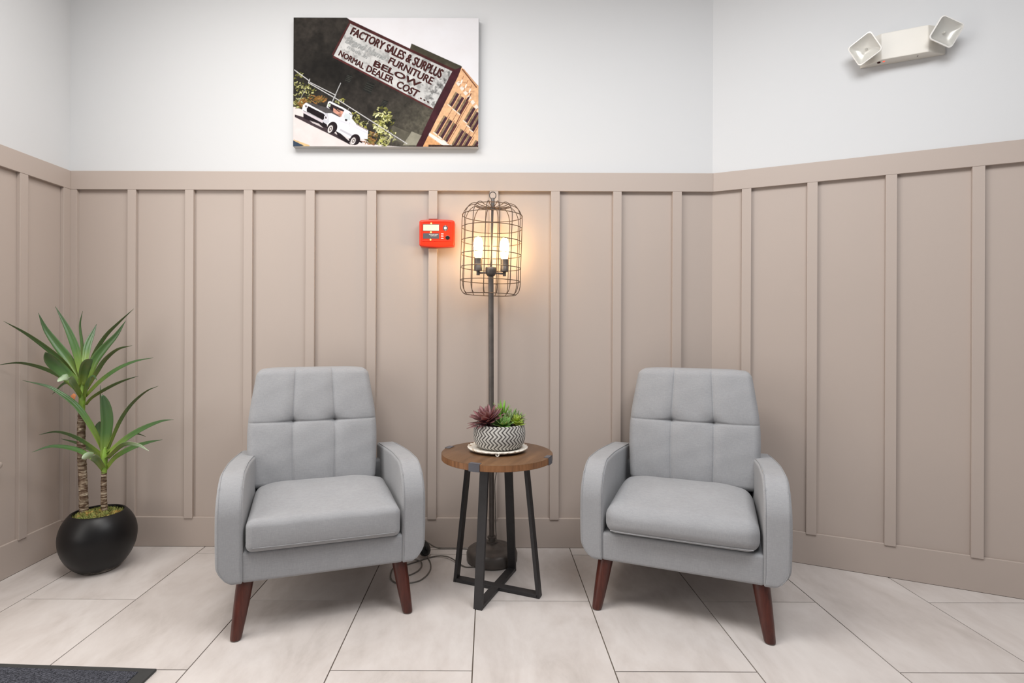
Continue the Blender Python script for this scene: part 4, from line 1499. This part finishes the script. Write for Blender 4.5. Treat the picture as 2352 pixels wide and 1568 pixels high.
DARK, OLIVE, LITE, DRY = (44, 43, 30), (98, 97, 50), (176, 174, 120), (138, 100, 56)
bush([(190, 780, 55, 120), (210, 920, 70, 90), (180, 1000, 50, 40), (300, 860, 60, 60)], 260, [DARK, OLIVE, OLIVE, LITE, LITE, DARK], 13, 5)
bush([(330, 960, 100, 45), (410, 950, 60, 30), (230, 990, 80, 40)], 120, [DRY, DRY, (120, 84, 36), OLIVE], 20, 4)
bush([(1040, 1130, 90, 110), (1010, 1220, 70, 60), (1090, 1170, 60, 60)], 130, [DARK, (30, 32, 24), DARK, OLIVE], 18, 9)
bush([(1030, 1140, 90, 120), (1010, 1230, 70, 70), (1090, 1330, 90, 80), (1040, 1370, 80, 50)], 170, [LITE, (206, 204, 150), OLIVE, (150, 150, 80)], 15, 6)
bush([(760, 1130, 40, 60), (800, 1170, 50, 40), (600, 960, 45, 35), (850, 1210, 40, 40)], 120, [OLIVE, (140, 136, 66), LITE, DARK], 13, 5)
bush([(930, 1330, 60, 60), (900, 1370, 60, 40)], 80, [DRY, (160, 134, 84), OLIVE], 16, 4)
# chain-link fence rails and posts
W_ = (206, 204, 204)
line((142, 655), (300, 770), 8, W_)
line((285, 785), (550, 935), 8, W_)
line((300, 780), (560, 908), 7, W_)
line((545, 930), (1285, 1395), 8, W_)
line((612, 785), (528, 972), 8, (176, 176, 176))
line((565, 900), (530, 975), 6, (176, 176, 176))
line((300, 745), (285, 785), 7, W_)
for x, y, L in ((1000, 1222, 110), (900, 1160, 60), (260, 850, 160), (1170, 1315, 60), (700, 1030, 60)):
    line((x, y), (x - 0.5 * L, y + 0.87 * L), 4, (170, 168, 160))
# white pickup truck
TRK, SHD, BLK = (240, 238, 242), (204, 204, 212), (34, 26, 30)
paint([(150, 1105), (235, 1130), (330, 1165), (470, 1235), (560, 1295), (700, 1375), (715, 1410), (560, 1330), (300, 1205), (150, 1130)], (64, 52, 56), 0.2)
paint([(236, 1085), (250, 1080), (470, 1180), (480, 1240), (420, 1225), (235, 1140)], BLK, 0.2)
paint([(300, 1165), (390, 1195), (440, 1240), (330, 1190)], (206, 196, 196))
paint([(560, 1265), (720, 1340), (700, 1400), (590, 1330)], BLK, 0.2)
paint([(610, 1290), (690, 1320), (700, 1370)], (222, 212, 212))
body = [(232, 1010), (262, 985), (480, 1068), (700, 1115), (770, 1195), (890, 1260), (885, 1350), (800, 1345), (770, 1320), (735, 1320), (705, 1345), (560, 1265), (560, 1215), (530, 1195), (490, 1215), (430, 1175), (240, 1085), (222, 1060)]
paint(body, TRK, 0.02)
paint([(540, 1150), (700, 1175), (885, 1275), (885, 1300), (700, 1200), (560, 1180)], (222, 222, 230))
paint([(600, 1262), (705, 1318), (735, 1318), (720, 1300), (610, 1245)], (196, 194, 202))
paint([(430, 1080), (480, 1068), (500, 1180), (470, 1200), (420, 1170)], SHD, 0.03)
paint([(265, 1010), (440, 1095), (460, 1120), (435, 1160), (270, 1075)], (30, 22, 26), 0.3)
paint([(262, 984), (300, 984), (490, 1040), (640, 1120), (600, 1130), (520, 1090), (450, 1090)], (84, 80, 80), 0.25)
line((262, 990), (455, 1092), 6, (232, 230, 234))
line((230, 1062), (430, 1160), 5, (120, 112, 116))
paint([(235, 1068), (432, 1160), (430, 1190), (228, 1085)], (214, 204, 210), 0.05)
for cx, cy in ((262, 1022), (463, 1135)):
    ellipse((cx, cy), 17, 23, -15, (232, 226, 230))
    ellipse((cx, cy), 9, 12, -15, (90, 84, 88))
cab = [(485, 975), (505, 968), (640, 1035), (715, 1080), (732, 1110), (715, 1185), (700, 1120), (640, 1135), (510, 1050), (470, 1030)]
paint(cab, TRK)
paint([(498, 985), (650, 1058), (615, 1130), (520, 1062), (480, 1025)], (48, 36, 40), 0.3)
paint([(540, 1035), (640, 1075), (615, 1130), (535, 1075)], (206, 150, 130), 0.35, NC)
paint([(480, 992), (512, 1000), (505, 1030), (480, 1020)], (190, 200, 180))
line((545, 1035), (600, 1075), 10, (60, 50, 46))
paint([(655, 1085), (706, 1100), (712, 1165), (655, 1150), (640, 1130)], (206, 214, 216), 0.05)
line((700, 1090), (725, 1110), 7, (60, 50, 50))
line((725, 1110), (712, 1180), 8, TRK)
ellipse((667, 1158), 14, 11, 10, (50, 44, 48))
line((600, 1160), (880, 1290), 3, (200, 200, 208))
line((705, 1180), (700, 1255), 3, (190, 190, 196))
line((770, 1200), (882, 1262), 6, (110, 60, 56))
for cx, cy, a_, b_ in ((528, 1240, 46, 60), (760, 1358, 46, 54)):
    ellipse((cx, cy - 4), a_ + 4, b_ + 2, 22, (36, 27, 31), 0.1)
    ellipse((cx - 16, cy + 8), a_ * 0.72, b_ * 0.82, 22, (52, 44, 48), 0.1)
    ellipse((cx - 20, cy + 10), a_ * 0.50, b_ * 0.66, 22, (226, 220, 218))
    ellipse((cx - 18, cy + 8), a_ * 0.30, b_ * 0.42, 22, (110, 100, 98))
    ellipse((cx - 18, cy + 8), a_ * 0.14, b_ * 0.2, 22, (220, 214, 210))
paint([(805, 1360), (835, 1375), (830, 1392), (795, 1375)], BLK)
line((820, 1370), (960, 1410), 6, (140, 90, 70))
IMG = np.clip(IMG, 0, 255) / 255.0
IMG = 0.83 * np.where(IMG <= 0.04045, IMG / 12.92, ((IMG + 0.055) / 1.055) ** 2.4)  # printed whites are not pure white
IMG = IMG.reshape(GZ, 2, GX, 2, 3).mean((1, 3))
NX, NZ = GX, GZ
# the print: a fine grid with one colour per point
gx = np.linspace(-CW / 2 + 0.002, CW / 2 - 0.002, NX)
gz = np.linspace(CH - 0.002, 0.002, NZ)
X2, Z2 = np.meshgrid(gx, gz)
co = np.stack([X2, np.full_like(X2, -CD - 0.0006), Z2], -1).reshape(-1, 3)
ii = np.arange(NX * NZ).reshape(NZ, NX)
quads = np.stack([ii[1:, :-1], ii[1:, 1:], ii[:-1, 1:], ii[:-1, :-1]], -1).reshape(-1, 4)
me = bpy.data.meshes.new('print')
me.vertices.add(len(co))
me.vertices.foreach_set('co', co.astype(np.float32).ravel())
me.loops.add(quads.size)
me.loops.foreach_set('vertex_index', quads.astype(np.int32).ravel())
me.polygons.add(len(quads))
me.polygons.foreach_set('loop_start', np.arange(0, quads.size, 4, dtype=np.int32))
me.polygons.foreach_set('loop_total', np.full(len(quads), 4, dtype=np.int32))
me.update(calc_edges=True)
at = me.color_attributes.new('print', 'FLOAT_COLOR', 'POINT')
rgba = np.ones((NX * NZ, 4), np.float32)
rgba[:, :3] = IMG.reshape(-1, 3)
at.data.foreach_set('color', rgba.ravel())
me.materials.append(M['print'])
prt = bpy.data.objects.new('print', me)
SC.collection.objects.link(prt)
prt.parent = pic


def sign_line(s, quad, mat, bold, shear=0.0):
    """letters laid over the painted sign; quad: bottom left, bottom right, top right, top left in print units;
    bold: stroke thickening in glyph heights, by overlaying shifted copies"""
    V, F = text_mesh(s, 0.0, shear, 3)
    bl, br_, tr, tl = [np.array(q, float) for q in quad]
    asp = np.hypot(*(br_ - bl)) / np.hypot(*(tl - bl))
    out, fs = [], []
    for n_, (sx, sy) in enumerate([(0, 0)] + [(math.cos(t), math.sin(t)) for t in np.linspace(0, 2 * PI, 9)[:-1]]):
        k0 = len(out)
        for a, b in V:
            a2, b2 = a + sx * bold / asp, b + sy * bold * 0.6
            p = (bl * (1 - a2) + br_ * a2) * (1 - b2) + (tl * (1 - a2) + tr * a2) * b2
            out.append((-CW / 2 + (p[0] - 132) / 1872 * CW, -CD - 0.0012 - 0.00004 * n_, CH - (p[1] - 128) / 1297 * CH))
        fs += [tuple(i + k0 for i in f) for f in F]
    mesh_obj('lettering', out, fs, mat, prt)


sign_line('FACTORY SALES & SURPLUS', [(706, 296), (1612, 735), (1652, 655), (738, 228)], M['maroon_paint'], 0.06)
sign_line('FURNITURE', [(1088, 585), (1522, 800), (1555, 735), (1118, 528)], M['maroon_paint'], 0.06)
sign_line('BELOW', [(940, 614), (1390, 824), (1425, 778), (962, 560)], M['maroon_paint'], 0.09)
sign_line('NORMAL', [(588, 508), (838, 648), (856, 592), (612, 460)], M['maroon_paint'], 0.06)
sign_line('DEALER', [(866, 664), (1130, 795), (1152, 732), (890, 606)], M['maroon_paint'], 0.06)
sign_line('COST', [(1170, 822), (1370, 925), (1412, 866), (1200, 760)], M['maroon_paint'], 0.06)
sign_line('...', [(1408, 940), (1500, 985), (1505, 970), (1413, 925)], M['maroon_paint'], 0.0)
sign_line('Brand Name', [(655, 380), (1050, 560), (1078, 512), (690, 312)], M['faded_paint'], 0.05, 0.3)
sign_line('made in', [(672, 436), (872, 545), (888, 512), (690, 404)], M['faded_paint'], 0.04, 0.2)

# ------------------------------------------------------------------ entrance mat and the knob on the left wall
mroot = empty('door_mat', (-1.043, 1.738, 0), math.radians(-2.6))
tag(mroot, 'charcoal ribbed entrance mat with a smooth rubber border lying on the floor tiles', 'door mat')
P, F = rbox(0.60, 0.45, 0.004, 0.003, 1, 1, 1, 2)
mesh_obj('border', P + np.array([-0.60, -0.45, 0.004]), F, M['rubber'], mroot, smooth=60)
g = Geo()
P, F = rbox(0.60 - 0.045, 0.45 - 0.022, 0.003, 0.002, 1, 1, 1, 2)
mesh_obj('carpet', P + np.array([-0.60, -0.45, 0.0075]), F, M['mat_carpet'], mroot, smooth=60)

st = empty('door_stop', (XL - PAN, 2.320, 0.500))
tag(st, 'small taupe painted knob door stop low on the left wall', 'door stop')
o = Geo().lathe([(0.017, 0.0), (0.017, 0.004), (0.009, 0.007), (0.009, 0.022), (0.0135, 0.025), (0.0135, 0.032), (0.010, 0.035)], 20).obj('knob', M['taupe'], st, smooth=45)
o.rotation_euler = (0, PI / 2, 0)
